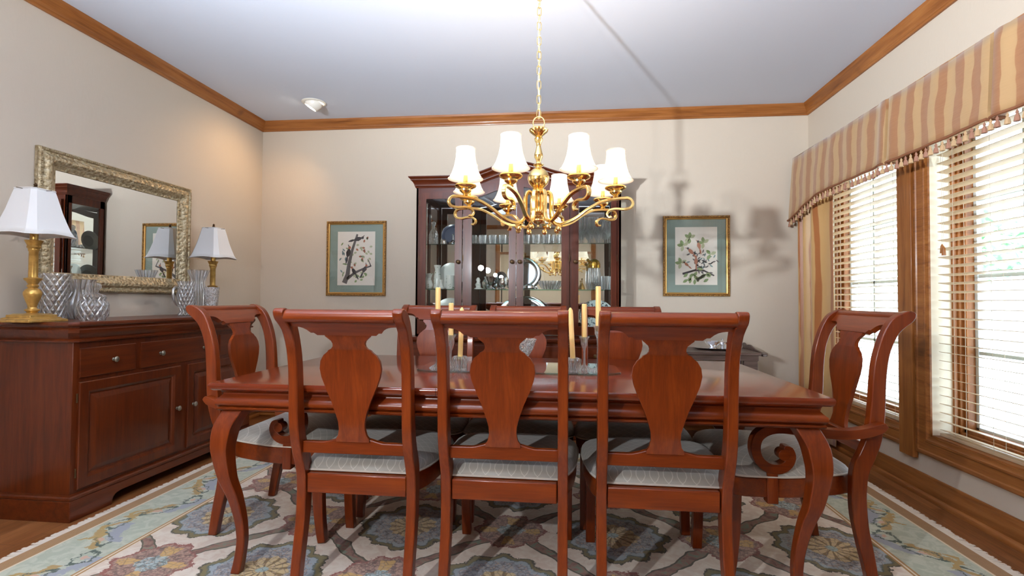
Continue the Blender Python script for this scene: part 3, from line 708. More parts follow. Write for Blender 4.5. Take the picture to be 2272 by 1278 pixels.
# ------------------------------------------------------------ centrepiece
GZ = TZ + .007
gp = [(-.68, 2.28), (-.63, 2.25), (-.60, 2.245), (.13, 2.245), (.19, 2.27), (.235, 2.31), (.235, 2.90 - .35), (.19, 2.60), (.13, 2.62), (-.60, 2.62), (-.65, 2.60), (-.69, 2.55), (-.69, 2.31)]
m = MB(); m.prism([(x + .23, y - 2.43) for x, y in gp], 0, .007); o = m.build('glass_plateau', SHELFGLASS, loc=(-.23, 2.43, TZ + .0002), bevel=.002)
tag(o, 'green-edged glass plateau with cut corners lying on the table', 'tray')
STEM = lambda h: [(.038, 0), (.036, .004), (.022, .012), (.009, .020), (.006, .032), (.0055, h * .55), (.007, h - .055), (.010, h - .05), (.011, h - .045), (.015, h - .04), (.0165, h - .015), (.024, h - .002), (.024, h), (.0125, h - .004), (.0122, h - .028)]
VOT = [(.022, 0), (.026, .004), (.024, .010), (.029, .024), (.037, .044), (.037, .052), (.031, .061), (.024, .063), (.0125, .060), (.0122, .040)]
flute = lambda a, u, z: 1 + .05 * math.cos(a * 10)
cands = [(-.599, 2.33, .185, .150, .372, 'tallest stemmed crystal candlestick left of centre', 'tall ivory taper in the tallest left candlestick', 0),
         (-.549, 2.385, .150, 0, .300, 'medium stemmed crystal candlestick, second from the left', 'ivory taper in the medium left candlestick', 0),
         (-.482, 2.28, .063, 1, .282, 'squat fluted crystal candle holder on the left', 'pointed ivory taper in the squat left holder', 1),
         (.024, 2.29, .063, 1, .284, 'squat fluted crystal candle holder on the right', 'leaning pointed ivory taper in the squat right holder', 1),
         (.076, 2.385, .150, 0, .300, 'medium stemmed crystal candlestick on the right with flared cup', 'ivory taper in the medium right candlestick', 0),
         (.136, 2.33, .205, 0, .380, 'tallest stemmed crystal candlestick at the right end', 'tall ivory taper in the tallest right candlestick', 0)]
for x, y, h, _, top, l1, l2, vot in cands:
    m = MB(); m.lathe(VOT if vot else STEM(h), 30, wob=flute if vot else None, close=True)
    tag(m.build('candle_holder' if vot else 'candlestick', FLUTED if vot else PLAINX, loc=(x, y, GZ + .0005), smooth=30 if vot else 60), l1, 'candle holder', 'crystal candle holders on the table')
    m = MB(); b = .042 if vot else h - .026; pr = [(.0115, 0), (.0112, top - b - .03), (.010, top - b - .012), (.004, top - b - .001), (.001, top - b)] if vot else [(.0118, 0), (.0118, top - b - .003), (.009, top - b)]
    m.lathe(pr, 16); o = m.build('candle', WAX, loc=(x, y, GZ + b + .001)); o.rotation_euler = (0, {-.482: math.radians(1.6), .024: math.radians(-3.0)}.get(x, 0), 0)
    tag(o, l2, 'candle', 'ivory tapers on the table')
    m = MB(); m.tube([(0, 0, top - b - .003), (.001, 0, top - b + .006)], .0008, 5); m.build('wick', WICK, o)
m = MB(); m.lathe([(.035, 0), (.038, .004), (.020, .016), (.022, .022), (.045, .045), (.068, .085), (.080, .125), (.084, .132), (.080, .130), (.064, .086), (.040, .050), (.01, .034), (0, .033)], 36, wob=lambda a, u, z: 1 + .03 * math.cos(a * 12) * (z > .05))
tag(m.build('crystal_bowl', PEBBLE, loc=(-.232, 2.44, GZ + .0005)), 'footed cut crystal bowl at the centre of the table', 'bowl')

# ------------------------------------------------------------ sideboard
SBX = (-2.845, -2.378); SBY = (2.245, 3.705)
sb = thing('sideboard', 'long dark cherry sideboard with drawers and panelled doors under the mirror', 'sideboard', (-2.61, 2.975, 0)); off = (2.61, -2.975, 0)
fx = -2.405
m = MB(); m.box(SBX[0], fx, SBY[0] + .022, SBY[1] - .022, .10, .875); m.build('carcass', darkwood[2], sb, loc=off, bevel=.002)
m = MB(); m.rect(SBX[0] - .012, -2.362, SBY[0] - .018, SBY[1] + .018, [(.030, .866), (.020, .868), (.018, .876), (.028, .884), (.020, .900), (.010, .915), (.008, .928), (.016, .940), (.016, .944), (.004, .947), (0, .953), (0, .960), (.004, .967)], cut=.03)
m.build('top', darkwood[1], sb, loc=off, smooth=30)
m = MB(); m.rect(SBX[0], SBX[1] - .002, SBY[0], SBY[1], [(.014, .098), (.004, .100), (0, .106), (0, .116), (.006, .122), (.022, .126)]); m.build('base_moulding', darkwood[1], sb, loc=off, smooth=30)
m = MB(); foot = [(SBY[0] + .004, 0), (SBY[0] + .235, 0)] + catmull([(SBY[0] + .235, .004), (SBY[0] + .242, .035), (SBY[0] + .262, .052), (SBY[0] + .30, .058)], 8) + catmull([(SBY[1] - .30, .058), (SBY[1] - .262, .052), (SBY[1] - .242, .035), (SBY[1] - .235, .004)], 8) + [(SBY[1] - .235, 0), (SBY[1] - .004, 0), (SBY[1] - .004, .1), (SBY[0] + .004, .1)]
M = Matrix(((0, 0, 1, 0), (1, 0, 0, 0), (0, 1, 0, 0), (0, 0, 0, 1))); m.prism(foot, -2.40, -2.381, M)
m.box(SBX[0], -2.382, SBY[0] + .003, SBY[0] + .022, 0, .1); m.box(SBX[0], -2.382, SBY[1] - .022, SBY[1] - .003, 0, .1); m.build('plinth', darkwood[1], sb, loc=off, bevel=.002)
def knob(parent, x, y, z, axis, mat=PEWTER, s=1.0, loc=(0, 0, 0)):
    M = Matrix.Translation((x, y, z)) @ (Matrix.Rotation(PI / 2, 4, 'Y') if axis == 'x' else Matrix.Rotation(PI / 2, 4, 'X'))
    m = MB(); m.lathe([(.009 * s, 0), (.009 * s, .003), (.005 * s, .006), (.006 * s, .014), (.014 * s, .018), (.0155 * s, .022), (.012 * s, .026), (.006 * s, .028), (0, .0285)], 18, M=M)
    return m.build('knob', mat, parent, loc=loc)
for y0, y1, ks in ((2.296, 2.627, (2.483,)), (2.660, 3.294, (2.798, 3.160)), (3.327, 3.660, (3.490,))):
    m = MB(); m.rect(y0, y1, .690, .835, [(0, 0), (0, .012), (.003, .014)], Matrix(((0, 0, 1, fx - .004), (1, 0, 0, 0), (0, 1, 0, 0), (0, 0, 0, 1)))); d = m.build('drawer', darkwood[1], sb, loc=off, smooth=20)
    for k in ks: knob(d, fx + .009, k, .762, 'x')
def panel_door(parent, y0, y1, z0, z1, xf, kn, hinge_y, mat, loc):
    M = Matrix(((0, 0, 1, xf), (1, 0, 0, 0), (0, 1, 0, 0), (0, 0, 0, 1))); m = MB()
    m.rect(y0, y1, z0, z1, [(0, 0), (0, .012), (.004, .016), (.048, .016), (.054, .013), (.060, .010), (.064, .0035), (.070, .0035), (.074, .006), (.095, .013), (.098, .014)], M)
    d = m.build('door', mat, parent, loc=loc, smooth=22)
    knob(d, xf + .014, kn, (z0 + z1) / 2 + .005, 'x')
    for z in (z0 + .06, z1 - .10):
        m = MB(); m.tube([(xf + .006, hinge_y, z), (xf + .006, hinge_y, z + .045)], .004, 8); m.build('hinge', DKBRONZE, d, loc=(0, 0, 0))
panel_door(sb, 2.296, 2.965, .140, .668, fx - .004, 2.934, 2.292, darkwood[2], off); panel_door(sb, 3.026, 3.660, .140, .668, fx - .004, 3.071, 3.664, darkwood[2], off)

# ------------------------------------------------------------ table lamps
def lamp_at(x, y, lab, first=None):
    if first is not None:
        r = copy_tree(first); r.location = (x, y, .9675); r['label'] = lab; return r
    r = thing('table_lamp', lab, 'lamp', (x, y, .9675), group='brass table lamps on the sideboard')
    m = MB()
    m.rect(-.096, .096, -.096, .096, [(0, 0), (0, .010), (.008, .014), (.018, .016), (.018, .020), (.030, .024), (.030, .034), (.040, .036), (.048, .040)]); m.build('base', AGED, r, smooth=25, bevel=.0015)
    m = MB(); m.lathe([(.034, .040), (.020, .044), (.022, .050), (.030, .056), (.030, .060), (.020, .064), (.017, .070), (.020, .085), (.030, .112), (.036, .134), (.036, .145), (.028, .158), (.018, .166), (.022, .172), (.024, .178), (.018, .184), (.022, .190), (.024, .196), (.034, .206), (.036, .213), (.024, .216), (.0185, .218), (.0185, .345), (.022, .350), (.022, .358), (.028, .366), (.026, .375), (.034, .394), (.037, .400), (.020, .402), (.0165, .404), (.0165, .445), (.008, .448), (.004, .50), (.003, .655)], 28)
    m.build('column', AGED, r, smooth=35)
    prof = [(.126, .422), (.112, .450), (.098, .495), (.084, .545), (.072, .60), (.064, .635), (.060, .650)]
    def ring(w_, z, dip=0.0):
        c_ = w_ * .25; out = []
        P = [(w_, -w_ + c_), (w_, w_ - c_), (w_ - c_, w_), (-w_ + c_, w_), (-w_, w_ - c_), (-w_, -w_ + c_), (-w_ + c_, -w_), (w_ - c_, -w_)]
        for q in range(8):
            a, b = P[q], P[(q + 1) % 8]
            for e in range(5 if q % 2 == 0 else 2):
                f = e / (5 if q % 2 == 0 else 2); lift = dip * math.sin(PI * f) if q % 2 == 0 else 0
                out.append((a[0] + (b[0] - a[0]) * f, a[1] + (b[1] - a[1]) * f, z + lift))
        return out
    m = MB(); m.loft([ring(w_, z, .009 if k == 0 else .003 if k == 1 else 0) for k, (w_, z) in enumerate(prof)], caps=False); sh = m.build('lamp_shade', SHADE_OFF, r, smooth=25)
    so = sh.modifiers.new('thickness', 'SOLIDIFY'); so.thickness = .002
    m = MB(); m.tube(ring(.0605, .650), .0028, 6, closed=True); m.build('shade_trim', SHADE_OFF, sh)
    m = MB(); m.tube(ring(.1265, .422, .009), .0028, 6, closed=True); m.build('shade_trim', SHADE_OFF, sh)
    m = MB(); m.lathe([(.012, .648), (.006, .654), (.008, .660), (.011, .664), (.006, .670), (.009, .676), (.004, .684), (0, .688)], 14)
    for a in (0, PI / 2): m.tube([(-.09 * math.cos(a), -.09 * math.sin(a), .646), (.09 * math.cos(a), .09 * math.sin(a), .646)], .0015, 6)
    m.build('finial', DKBRONZE, r)
    return r
l1 = lamp_at(-2.62, 2.254, 'brass table lamp with white shade at the near end of the sideboard')
lamp_at(-2.68, 3.62, 'brass table lamp with white shade at the corner end of the sideboard, beyond the crystal', l1)

# ------------------------------------------------------------ crystal on sideboard
def crystal(name, prof, x, y, z, mat, label, cat, wob=None, seg=40, group=None, hollow=.004, smooth=35):
    inner = [(max(r - hollow, .001), zz + .0) for r, zz in reversed(prof[1:])] + [(.001, prof[1][1] + hollow)]
    m = MB(); m.lathe(prof + inner, seg, wob=wob, close=True); o = m.build(name, mat, loc=(x, y, z), smooth=smooth); return tag(o, label, cat, group)
ST = .9675; G = 'cut crystal on the sideboard'
crystal('crystal_vase', [(.052, 0), (.058, .006), (.059, .06), (.064, .12), (.071, .18), (.078, .235), (.080, .245)], -2.700, 2.425, ST, CUT, 'large flared cut crystal vase beside the near lamp', 'vase', group=G, hollow=.006)
crystal('crystal_vase', [(.06, 0), (.075, .008), (.094, .04), (.100, .075), (.092, .105), (.068, .130), (.056, .150), (.058, .170), (.070, .205), (.078, .222)], -2.735, 2.61, ST, FLUTED, 'round-bodied crystal vase with flared fluted neck, behind the lidded jar', 'vase', group=G, wob=lambda a, u, z: 1 + .03 * math.cos(a * 12) * (z > .14))
j = thing('biscuit_jar', 'squat cut crystal jar with a domed glass lid, front of the sideboard', 'jar', (-2.50, 2.462, ST), group=G)
m = MB(); m.lathe([(.056, 0), (.060, .012), (.068, .022), (.071, .06), (.069, .085), (.060, .102), (.054, .108), (.058, .122), (.052, .120), (.050, .105), (.062, .08), (.062, .03), (.001, .02)], 40); m.build('body', CUT, j)
m = MB(); m.lathe([(.056, .122), (.058, .126), (.050, .134), (.030, .140), (.020, .146), (.024, .160), (.033, .172), (.034, .184), (.024, .196), (0, .200)], 30); m.build('lid', PLAINX, j)
p_ = thing('crystal_pitcher', 'cut crystal pitcher with a loop handle, leftmost of the right-hand crystal group', 'pitcher', (-2.60, 3.250, ST), group=G)
m = MB(); m.lathe([(.046, 0), (.050, .006), (.038, .030), (.044, .060), (.054, .10), (.054, .15), (.048, .20), (.056, .235), (.053, .235), (.045, .20), (.050, .15), (.050, .10), (.040, .06), (.034, .035), (.001, .03)], 36, wob=lambda a, u, z: 1 + (.28 * max(0, math.cos(a - PI * .5)) ** 6 if z > .22 else 0)); m.build('body', CUT, p_)
m = MB(); m.tube(catmull([(0, -.050, .175), (0, -.085, .195), (0, -.115, .175), (0, -.112, .12), (0, -.085, .075), (0, -.050, .07)], 24), .008, 8); m.build('handle', PLAINX, p_)
crystal('crystal_vase', [(.044, 0), (.052, .006), (.060, .06), (.062, .13), (.058, .18), (.044, .215), (.041, .235), (.050, .265), (.068, .312), (.071, .322)], -2.655, 3.435, ST, FLUTED, 'tall crystal vase with pinched neck and flared rim', 'vase', group=G, wob=lambda a, u, z: 1 + .035 * math.cos(a * 14) * (z > .2))
crystal('crystal_tumbler_vase', [(.038, 0), (.042, .006), (.043, .06), (.047, .13), (.051, .185), (.052, .198)], -2.515, 3.385, ST, PEBBLE, 'short pebbled crystal vase in front of the corner lamp', 'vase', group=G)

# ------------------------------------------------------------ wall mirror
def wall_frame(parent, y0, y1, z0, z1, prof, mat, name, loc, side):
    M = Matrix(((0, 0, 1, XL), (1, 0, 0, 0), (0, 1, 0, 0), (0, 0, 0, 1))) if side == 'left' else Matrix(((1, 0, 0, 0), (0, 0, -1, YB), (0, 1, 0, 0), (0, 0, 0, 1)))
    m = MB(); m.rect(y0, y1, z0, z1, prof, M, caps=False); return m.build(name, mat, parent, loc=loc, smooth=30)
my0, my1, mz0, mz1 = 2.455, 3.578, 1.118, 1.910
wm = thing('wall_mirror', 'large rectangular mirror in an ornate champagne frame above the sideboard', 'mirror', (XL, (my0 + my1) / 2, mz0)); off = (-XL, -(my0 + my1) / 2, -mz0)
wall_frame(wm, my0, my1, mz0, mz1, [(0, .002), (0, .026), (.006, .034), (.016, .036), (.022, .028), (.030, .028), (.045, .040), (.060, .042), (.075, .034), (.085, .022), (.095, .016), (.106, .012), (.110, .007)], GILT, 'frame', off, 'left')
m = MB(); z = mz1 - .011; r_ = .0042
for k in range(int((my1 - my0 - .02) / .0125)):
    for zz in (mz1 - .010, mz0 + .010): m.lathe([(0, -r_), (r_, 0), (0, r_)], 6, (XL + .037, my0 + .012 + k * .0125, zz))
for k in range(int((mz1 - mz0 - .02) / .0125)):
    for yy in (my0 + .010, my1 - .010): m.lathe([(0, -r_), (r_, 0), (0, r_)], 6, (XL + .037, yy, mz0 + .012 + k * .0125))
m.build('bead_moulding', GILT, wm, loc=off)
m = MB(); m.box(XL + .002, XL + .006, my0 + .10, my1 - .10, mz0 + .10, mz1 - .10); m.build('mirror_glass', MIRROR, wm, loc=off, smooth=0)

# ------------------------------------------------------------ framed prints
INK = [plain('print_leaf_green', srgb(134, 156, 104), .8), plain('print_pale_leaf', srgb(178, 184, 146), .8), plain('print_branch_grey', srgb(96, 92, 92), .8), plain('print_dark_feather', srgb(52, 50, 54), .8), plain('print_rust', srgb(176, 112, 84), .8), plain('print_teal', srgb(110, 140, 140), .8)]
def framed(x0, x1, z0, z1, label, draw):
    cx = (x0 + x1) / 2; r = thing('framed_print', label, 'picture', (cx, YB, z0), group='framed botanical prints on the back wall'); off = (-cx, -YB, -z0)
    wall_frame(r, x0, x1, z0, z1, [(0, .002), (0, .018), (.004, .022), (.014, .022), (.018, .016), (.019, .012)], PFRAME, 'frame', off, 'back')
    wall_frame(r, x0 + .018, x1 - .018, z0 + .018, z1 - .018, [(0, .002), (0, .017), (.004, .020), (.010, .017), (.014, .009)], PGOLD, 'fillet', off, 'back')
    m = MB(); m.box(x0 + .02, x1 - .02, YB - .007, YB - .003, z0 + .02, z1 - .02); m.build('mat', MAT, r, loc=off, smooth=0)
    pw = (x1 - x0) * .315; ph = (z1 - z0) * .36; cz = (z0 + z1) / 2
    m = MB(); m.box(cx - pw, cx + pw, YB - .0085, YB - .0065, cz - ph, cz + ph); pr = m.build('print', PAPER, r, loc=off, smooth=0)
    m = MB(); draw(m, cx, cz, pw, ph); m.build('artwork', INK, pr, loc=(0, 0, 0), smooth=0)
    m = MB(); m.box(x0 + .02, x1 - .02, YB - .012, YB - .0115, z0 + .02, z1 - .02); m.build('glazing', PICGLASS, r, loc=off, smooth=0)
def flat(m, pts, mi, lay=0):
    m.cur = mi; m.add([(x, YB - .0088 - lay * .00012, z) for x, z in pts], [tuple(range(len(pts)))]); m.cur = 0
def leafshape(m, x, z, a, L, w_, mi, lay=0):
    d = (math.cos(a), math.sin(a)); n = (-d[1], d[0]); pts = []
    for t, k in ((0, 0), (.2, .6), (.5, 1), (.8, .65), (1, 0), (.8, -.65), (.5, -1), (.2, -.6)): pts.append((x + d[0] * L * t + n[0] * w_ * k, z + d[1] * L * t + n[1] * w_ * k))
    flat(m, pts, mi, lay)
def stick(m, pts, w0, w1, mi, lay=0):
    A = []; B = []; n = len(pts)
    for i, p in enumerate(pts):
        a = pts[max(0, i - 1)]; b = pts[min(n - 1, i + 1)]; d = Vector((b[0] - a[0], b[1] - a[1])).normalized(); w_ = w0 + (w1 - w0) * i / (n - 1)
        A.append((p[0] - d.y * w_, p[1] + d.x * w_)); B.append((p[0] + d.y * w_, p[1] - d.x * w_))
    flat(m, A + B[::-1], mi, lay)
def bird(m, x, z, a, s, mi, head, lay=3):
    leafshape(m, x, z, a, .085 * s, .020 * s, mi, lay); leafshape(m, x - math.cos(a) * .055 * s, z - math.sin(a) * .055 * s, a, .07 * s, .010 * s, mi, lay)
    hx, hz = x + math.cos(a) * .088 * s, z + math.sin(a) * .088 * s; flat(m, [(hx + .013 * s * math.cos(t), hz + .013 * s * math.sin(t)) for t in [k * PI / 4 for k in range(8)]], head, lay + 1)
    leafshape(m, hx, hz, a + .7, .032 * s, .004 * s, mi, lay + 1)
def art1(m, cx, cz, pw, ph):
    X = lambda u: cx + u * pw; Z = lambda v: cz + v * ph; rnd = random.Random(5)
    stick(m, [(X(-.62), Z(-.92)), (X(-.45), Z(-.6)), (X(-.38), Z(-.2)), (X(-.22), Z(.3)), (X(.05), Z(.9))], .024, .009, 2, 1)
    stick(m, [(X(-.5), Z(-.78)), (X(-.1), Z(-.55)), (X(.4), Z(-.38)), (X(.8), Z(-.28))], .014, .006, 2, 1); stick(m, [(X(.8), Z(-.3)), (X(.62), Z(-.02))], .005, .003, 2, 1)
    for _ in range(34):
        u, v = rnd.gauss(.25, .3), rnd.gauss(.18, .32); leafshape(m, X(max(-.7, min(.7, u))), Z(max(-.7, min(.7, v))), rnd.random() * 6.3, .03, .010, 1 if rnd.random() < .75 else 4, 0)
    for _ in range(14): leafshape(m, X(rnd.gauss(-.65, .08)), Z(rnd.gauss(-.1, .3)), rnd.random() * 6.3, .035, .007, 0 if rnd.random() < .6 else 5, 0)
    for _ in range(10): leafshape(m, X(rnd.gauss(.35, .25)), Z(rnd.gauss(-.72, .07)), rnd.random() * 6.3, .03, .010, 0, 0)
    bird(m, X(-.48), Z(.02), 1.35, 1.1, 3, 4); bird(m, X(-.15), Z(.68), .25, 1.0, 3, 3); bird(m, X(.0), Z(-.62), 2.1, .9, 3, 4); bird(m, X(.35), Z(-.55), 1.1, .9, 3, 4)
def art2(m, cx, cz, pw, ph):
    X = lambda u: cx + u * pw; Z = lambda v: cz + v * ph; rnd = random.Random(9)
    stick(m, [(X(-.65), Z(-.62)), (X(-.1), Z(-.5)), (X(.35), Z(-.5)), (X(.85), Z(-.68))], .009, .006, 3, 1)
    for u, v, n in ((-.3, .62, 5), (-.62, .36, 4), (.35, .45, 4), (-.72, -.25, 4), (.68, .05, 3)):
        for k in range(n): leafshape(m, X(u), Z(v), .4 + k * 5.2 / n + rnd.random() * .3, .052, .015, 0 if k % 3 else 1, 2)
    for _ in range(18): leafshape(m, X(rnd.gauss(.15, .28)), Z(rnd.gauss(-.68, .08)), rnd.uniform(3.6, 6), .05, .013, 0, 2)
    for _ in range(60): leafshape(m, X(rnd.gauss(.25, .22)), Z(rnd.gauss(-.25, .20)), rnd.random() * 6.3, .035, .006, 2 if rnd.random() < .7 else 5, 1)
    bird(m, X(-.12), Z(.05), 2.3, .8, 4, 2); bird(m, X(.18), Z(.22), 1.8, .8, 4, 3); bird(m, X(.0), Z(-.32), 1.6, .8, 4, 4); bird(m, X(-.35), Z(-.36), 2.4, .6, 4, 3)
framed(-2.214, -1.648, 1.118, 1.803, 'gilt-framed print of dark birds on a branch, left of the china cabinet', art1)
framed(.812, 1.364, 1.130, 1.818, 'gilt-framed print of green leaves and a nest, right of the china cabinet', art2)

# ------------------------------------------------------------ china cabinet
CX0, CX1, CF, CB = -1.250, .418, 4.120, 4.500; CXC = (CX0 + CX1) / 2
cc = thing('china_cabinet', 'dark cherry china cabinet with arched cornice and four glazed doors', 'cabinet', (CXC, 4.3, 0)); off = (-CXC, -4.3, 0)
def arch(x, lo=2.10, hi=2.205, w_=.455):
    u = abs(x - CXC) / w_; return lo + (hi - lo) * (.5 + .5 * math.cos(PI * min(1, u)))
BX0, BX1, BF = -1.275, .443, 4.055
m = MB(); m.box(BX0, BX1, BF, CB, .08, .752); m.box(BX0 - .01, BX1 + .01, BF - .012, CB, 0, .09); m.build('base_cabinet', darkwood[2], cc, loc=off, bevel=.003)
m = MB(); m.rect(BX0 - .03, BX1 + .03, BF - .03, CB + .01, [(.030, .742), (.018, .746), (.012, .756), (.002, .762), (0, .770), (0, .780), (.006, .786)]); m.build('counter', darkwood[0], cc, loc=off, smooth=30)
for k in range(4):
    a = BX0 + .02 + (BX1 - BX0 - .04) * k / 4 + .008; b = BX0 + .02 + (BX1 - BX0 - .04) * (k + 1) / 4 - .008; M = Matrix(((1, 0, 0, 0), (0, 0, -1, BF), (0, 1, 0, 0), (0, 0, 0, 1)))
    m = MB(); m.rect(a, b, .590, .725, [(0, 0), (0, .012), (.004, .015)], M); d = m.build('drawer', darkwood[0], cc, loc=off, smooth=20); knob(d, (a + b) / 2, BF - .014, .657, 'y', DKBRONZE)
    m = MB(); m.rect(a, b, .12, .565, [(0, 0), (0, .012), (.004, .016), (.05, .016), (.062, .004), (.09, .013)], M); d = m.build('lower_door', darkwood[2], cc, loc=off, smooth=20); knob(d, b - .03 if k % 2 == 0 else a + .03, BF - .014, .36, 'y', DKBRONZE)
# hutch carcass
m = MB()
for x0, x1 in ((CX0, CX0 + .018), (CX1 - .018, CX1)):
    m.box(x0, x1, CF, CF + .05, .786, 2.02); m.box(x0, x1, CB - .05, CB, .786, 2.02); m.box(x0, x1, CF, CB, .786, .86); m.box(x0, x1, CF, CB, 1.94, 2.02)
m.box(CX0, CX0 + .034, CF, CF + .02, .786, 2.02); m.box(CX1 - .034, CX1, CF, CF + .02, .786, 2.02)
m.box(CX0, CX1, CF, CB, .786, .806); m.box(CX0 + .01, CX1 - .01, CF + .02, CB, 2.0, 2.02); m.box(CX0, CX1, CB - .012, CB, .786, 2.02)
m.build('hutch_frame', darkwood[2], cc, loc=off, bevel=.002)
m = MB(); n = 60; xs = [CX0 + (CX1 - CX0) * i / n for i in range(n + 1)]
M = Matrix(((1, 0, 0, 0), (0, 0, 1, 0), (0, 1, 0, 0), (0, 0, 0, 1)))
def dtop(x): return 1.972 if abs(x - CXC) > .44 else 1.972 + .098 * (.5 + .5 * math.cos(PI * abs(x - CXC) / .44))
fr = [(x, 0, 0) for x in xs]; A1 = [(x, arch(x) - .085) for x in xs]; B1 = [(x, dtop(x)) for x in xs]
v = []; 
for (xa, za), (xb, zb) in zip(A1, B1): v += [(xa, CF + .002, za), (xa, CF + .022, za), (xb, CF + .022, zb), (xb, CF + .002, zb)]
fs = [(i * 4 + k, i * 4 + (k + 1) % 4, (i + 1) * 4 + (k + 1) % 4, (i + 1) * 4 + k) for i in range(n) for k in range(4)]; m.add(v, fs + [(0, 1, 2, 3), (4 * n + 3, 4 * n + 2, 4 * n + 1, 4 * n)])
m.build('frieze', darkwood[0], cc, loc=off, smooth=30)
m = MB(); CP = [(0, -.090), (.006, -.090), (.010, -.078), (.014, -.074), (.016, -.062), (.024, -.046), (.036, -.034), (.040, -.030), (.042, -.022), (.052, -.014), (.056, -.008), (.056, -.001), (.052, 0), (0, 0)]
cs = [CX0 - .056] + xs[1:-1] + [CX1 + .056]; rings = []
nose = [(CX0, CB, -1, 0)]
for i in range(n + 1):
    x = xs[i]; ring = []
    for o_, dz in CP:
        xx = x - o_ if i == 0 else (x + o_ if i == n else x); ring.append((xx, CF - o_, arch(x) + dz))
    rings.append(ring)
rings = [[(CX0 - o_, CB, 2.10 + dz) for o_, dz in CP]] + rings + [[(CX1 + o_, CB, 2.10 + dz) for o_, dz in CP]]
m.loft(rings, caps=True); m.build('cornice', darkwood[0], cc, loc=off, smooth=30)
m = MB(); m.box(CX0 + .02, CX1 - .02, CB - .018, CB - .013, .81, 2.0); m.build('mirror_back', MIRROR, cc, loc=off, smooth=0)
for z in (1.167, 1.542):
    m = MB(); m.box(CX0 + .02, CX1 - .02, CF + .035, CB - .02, z, z + .009); m.build('glass_shelf', SHELFGLASS, cc, loc=off, smooth=0)
for x in (CX0 + .009, CX1 - .009):
    m = MB(); m.box(x - .002, x + .002, CF + .05, CB - .05, .86, 1.94); m.build('side_glass', DOORGLASS, cc, loc=off, smooth=0)
m = MB(); m.box(-.875 + .018, -.851 + .014, CF + .0, CF + .018, .806, 1.985); m.box(.012, .03, CF, CF + .018, .806, 1.985); m.build('centre_post', darkwood[2], cc, loc=off)
M = Matrix(((1, 0, 0, 0), (0, 0, 1, 0), (0, 1, 0, 0), (0, 0, 0, 1)))
for x0, x1, g0, g1, kx, hx_, arched in ((-1.213, -.860, -1.162, -.919, -.888, -1.216, 0), (-.846, -.418, -.779, -.475, -.447, -.849, 1), (-.413, .010, -.357, -.052, -.385, .013, 1), (.030, .382, .084, .337, .058, .385, 0)):
    y0, y1 = CF - .020, CF; nn = 16 if arched else 1; m = MB()
    zt_ = (lambda x: dtop(x) - .004) if arched else (lambda x: 1.968); gt_ = (lambda x: dtop(x) - .066) if arched else (lambda x: 1.915); z0, gz0 = .812, .880
    m.box(x0, g0, y0, y1, z0, gz0); m.box(g1, x1, y0, y1, z0, gz0); m.box(g0, g1, y0, y1, z0, gz0)
    for a, b, lo, k_ in ((x0, g0, lambda x: gz0, 4), (g1, x1, lambda x: gz0, 4), (g0, g1, gt_, nn)):
        Xs = [a + (b - a) * i / k_ for i in range(k_ + 1)]; v = []
        for x in Xs: v += [(x, y0, lo(x)), (x, y1, lo(x)), (x, y1, zt_(x)), (x, y0, zt_(x))]
        m.add(v, [(i * 4 + k, i * 4 + (k + 1) % 4, (i + 1) * 4 + (k + 1) % 4, (i + 1) * 4 + k) for i in range(k_) for k in range(4)] + [(0, 1, 2, 3), (4 * k_ + 3, 4 * k_ + 2, 4 * k_ + 1, 4 * k_)])
    d = m.build('glazed_door', darkwood[2], cc, loc=off, smooth=30)
    k_ = 16; Xs = [g0 - .003 + (g1 - g0 + .006) * i / k_ for i in range(k_ + 1)]; v = []; m = MB()
    for x in Xs: v += [(x, y0 + .008, gz0 - .003), (x, y0 + .012, gz0 - .003), (x, y0 + .012, gt_(x) + .003), (x, y0 + .008, gt_(x) + .003)]
    m.add(v, [(i * 4 + k, i * 4 + (k + 1) % 4, (i + 1) * 4 + (k + 1) % 4, (i + 1) * 4 + k) for i in range(k_) for k in range(4)] + [(0, 1, 2, 3), (4 * k_ + 3, 4 * k_ + 2, 4 * k_ + 1, 4 * k_)])
    m.build('door_glass', DOORGLASS, d, smooth=0)
    knob(d, kx, y0, 1.395, 'y', DKBRONZE, 1.1)
    for z in (1.0, 1.40, 1.86):
        m = MB(); m.tube([(hx_, y0 - .001, z), (hx_, y0 - .001, z + .05)], .0035, 8); m.build('hinge', DKBRONZE, d)

# ------------------------------------------------------------ cabinet contents
S1, S2, S0 = 1.5512, 1.1762, .8062; GS = 'glassware and china in the cabinet'
def lath(name, prof, x, y, z, mat, label, cat, group=None, seg=24, wob=None, rot=None, sx=1, sy=1, smooth=40):
    m = MB(); m.lathe(prof, seg, wob=wob, sx=sx, sy=sy); o = m.build(name, mat, loc=(x, y, z), smooth=smooth)
    if rot: o.rotation_euler = rot
    return tag(o, label, cat, group)
gob = [(.030, 0), (.030, .003), (.006, .008), (.004, .03), (.004, .085), (.010, .095), (.026, .115), (.034, .15), (.033, .19), (.036, .215), (.034, .215), (.031, .19), (.031, .15), (.022, .118), (.002, .10)]
g0 = None; pos = []
for ry, n_, x0_ in ((4.21, 4, .110), (4.29, 4, .13), (4.38, 4, .110)):
    for k in range(n_): pos.append((x0_ + k * .074, ry))
for i, (x, y) in enumerate(pos):
    if g0 is None: o = g0 = lath('goblet', gob, x, y, S1, PLAINX, '', 'goblet')
    else: o = g0.copy(); COL.objects.link(o); o.location = (x, y, S1)
    row, kk = divmod(i, 4)
    o['label'] = '%s crystal goblet in the %s row on the top shelf, right section' % (('leftmost', 'second', 'third', 'rightmost')[kk], ('front', 'middle', 'back')[row]); o['group'] = 'stemmed goblets on the top shelf'
low = [(.020, 0), (.026, .003), (.030, .03), (.036, .075), (.034, .075), (.028, .03), (.001, .008)]
g1_ = None; i = 0
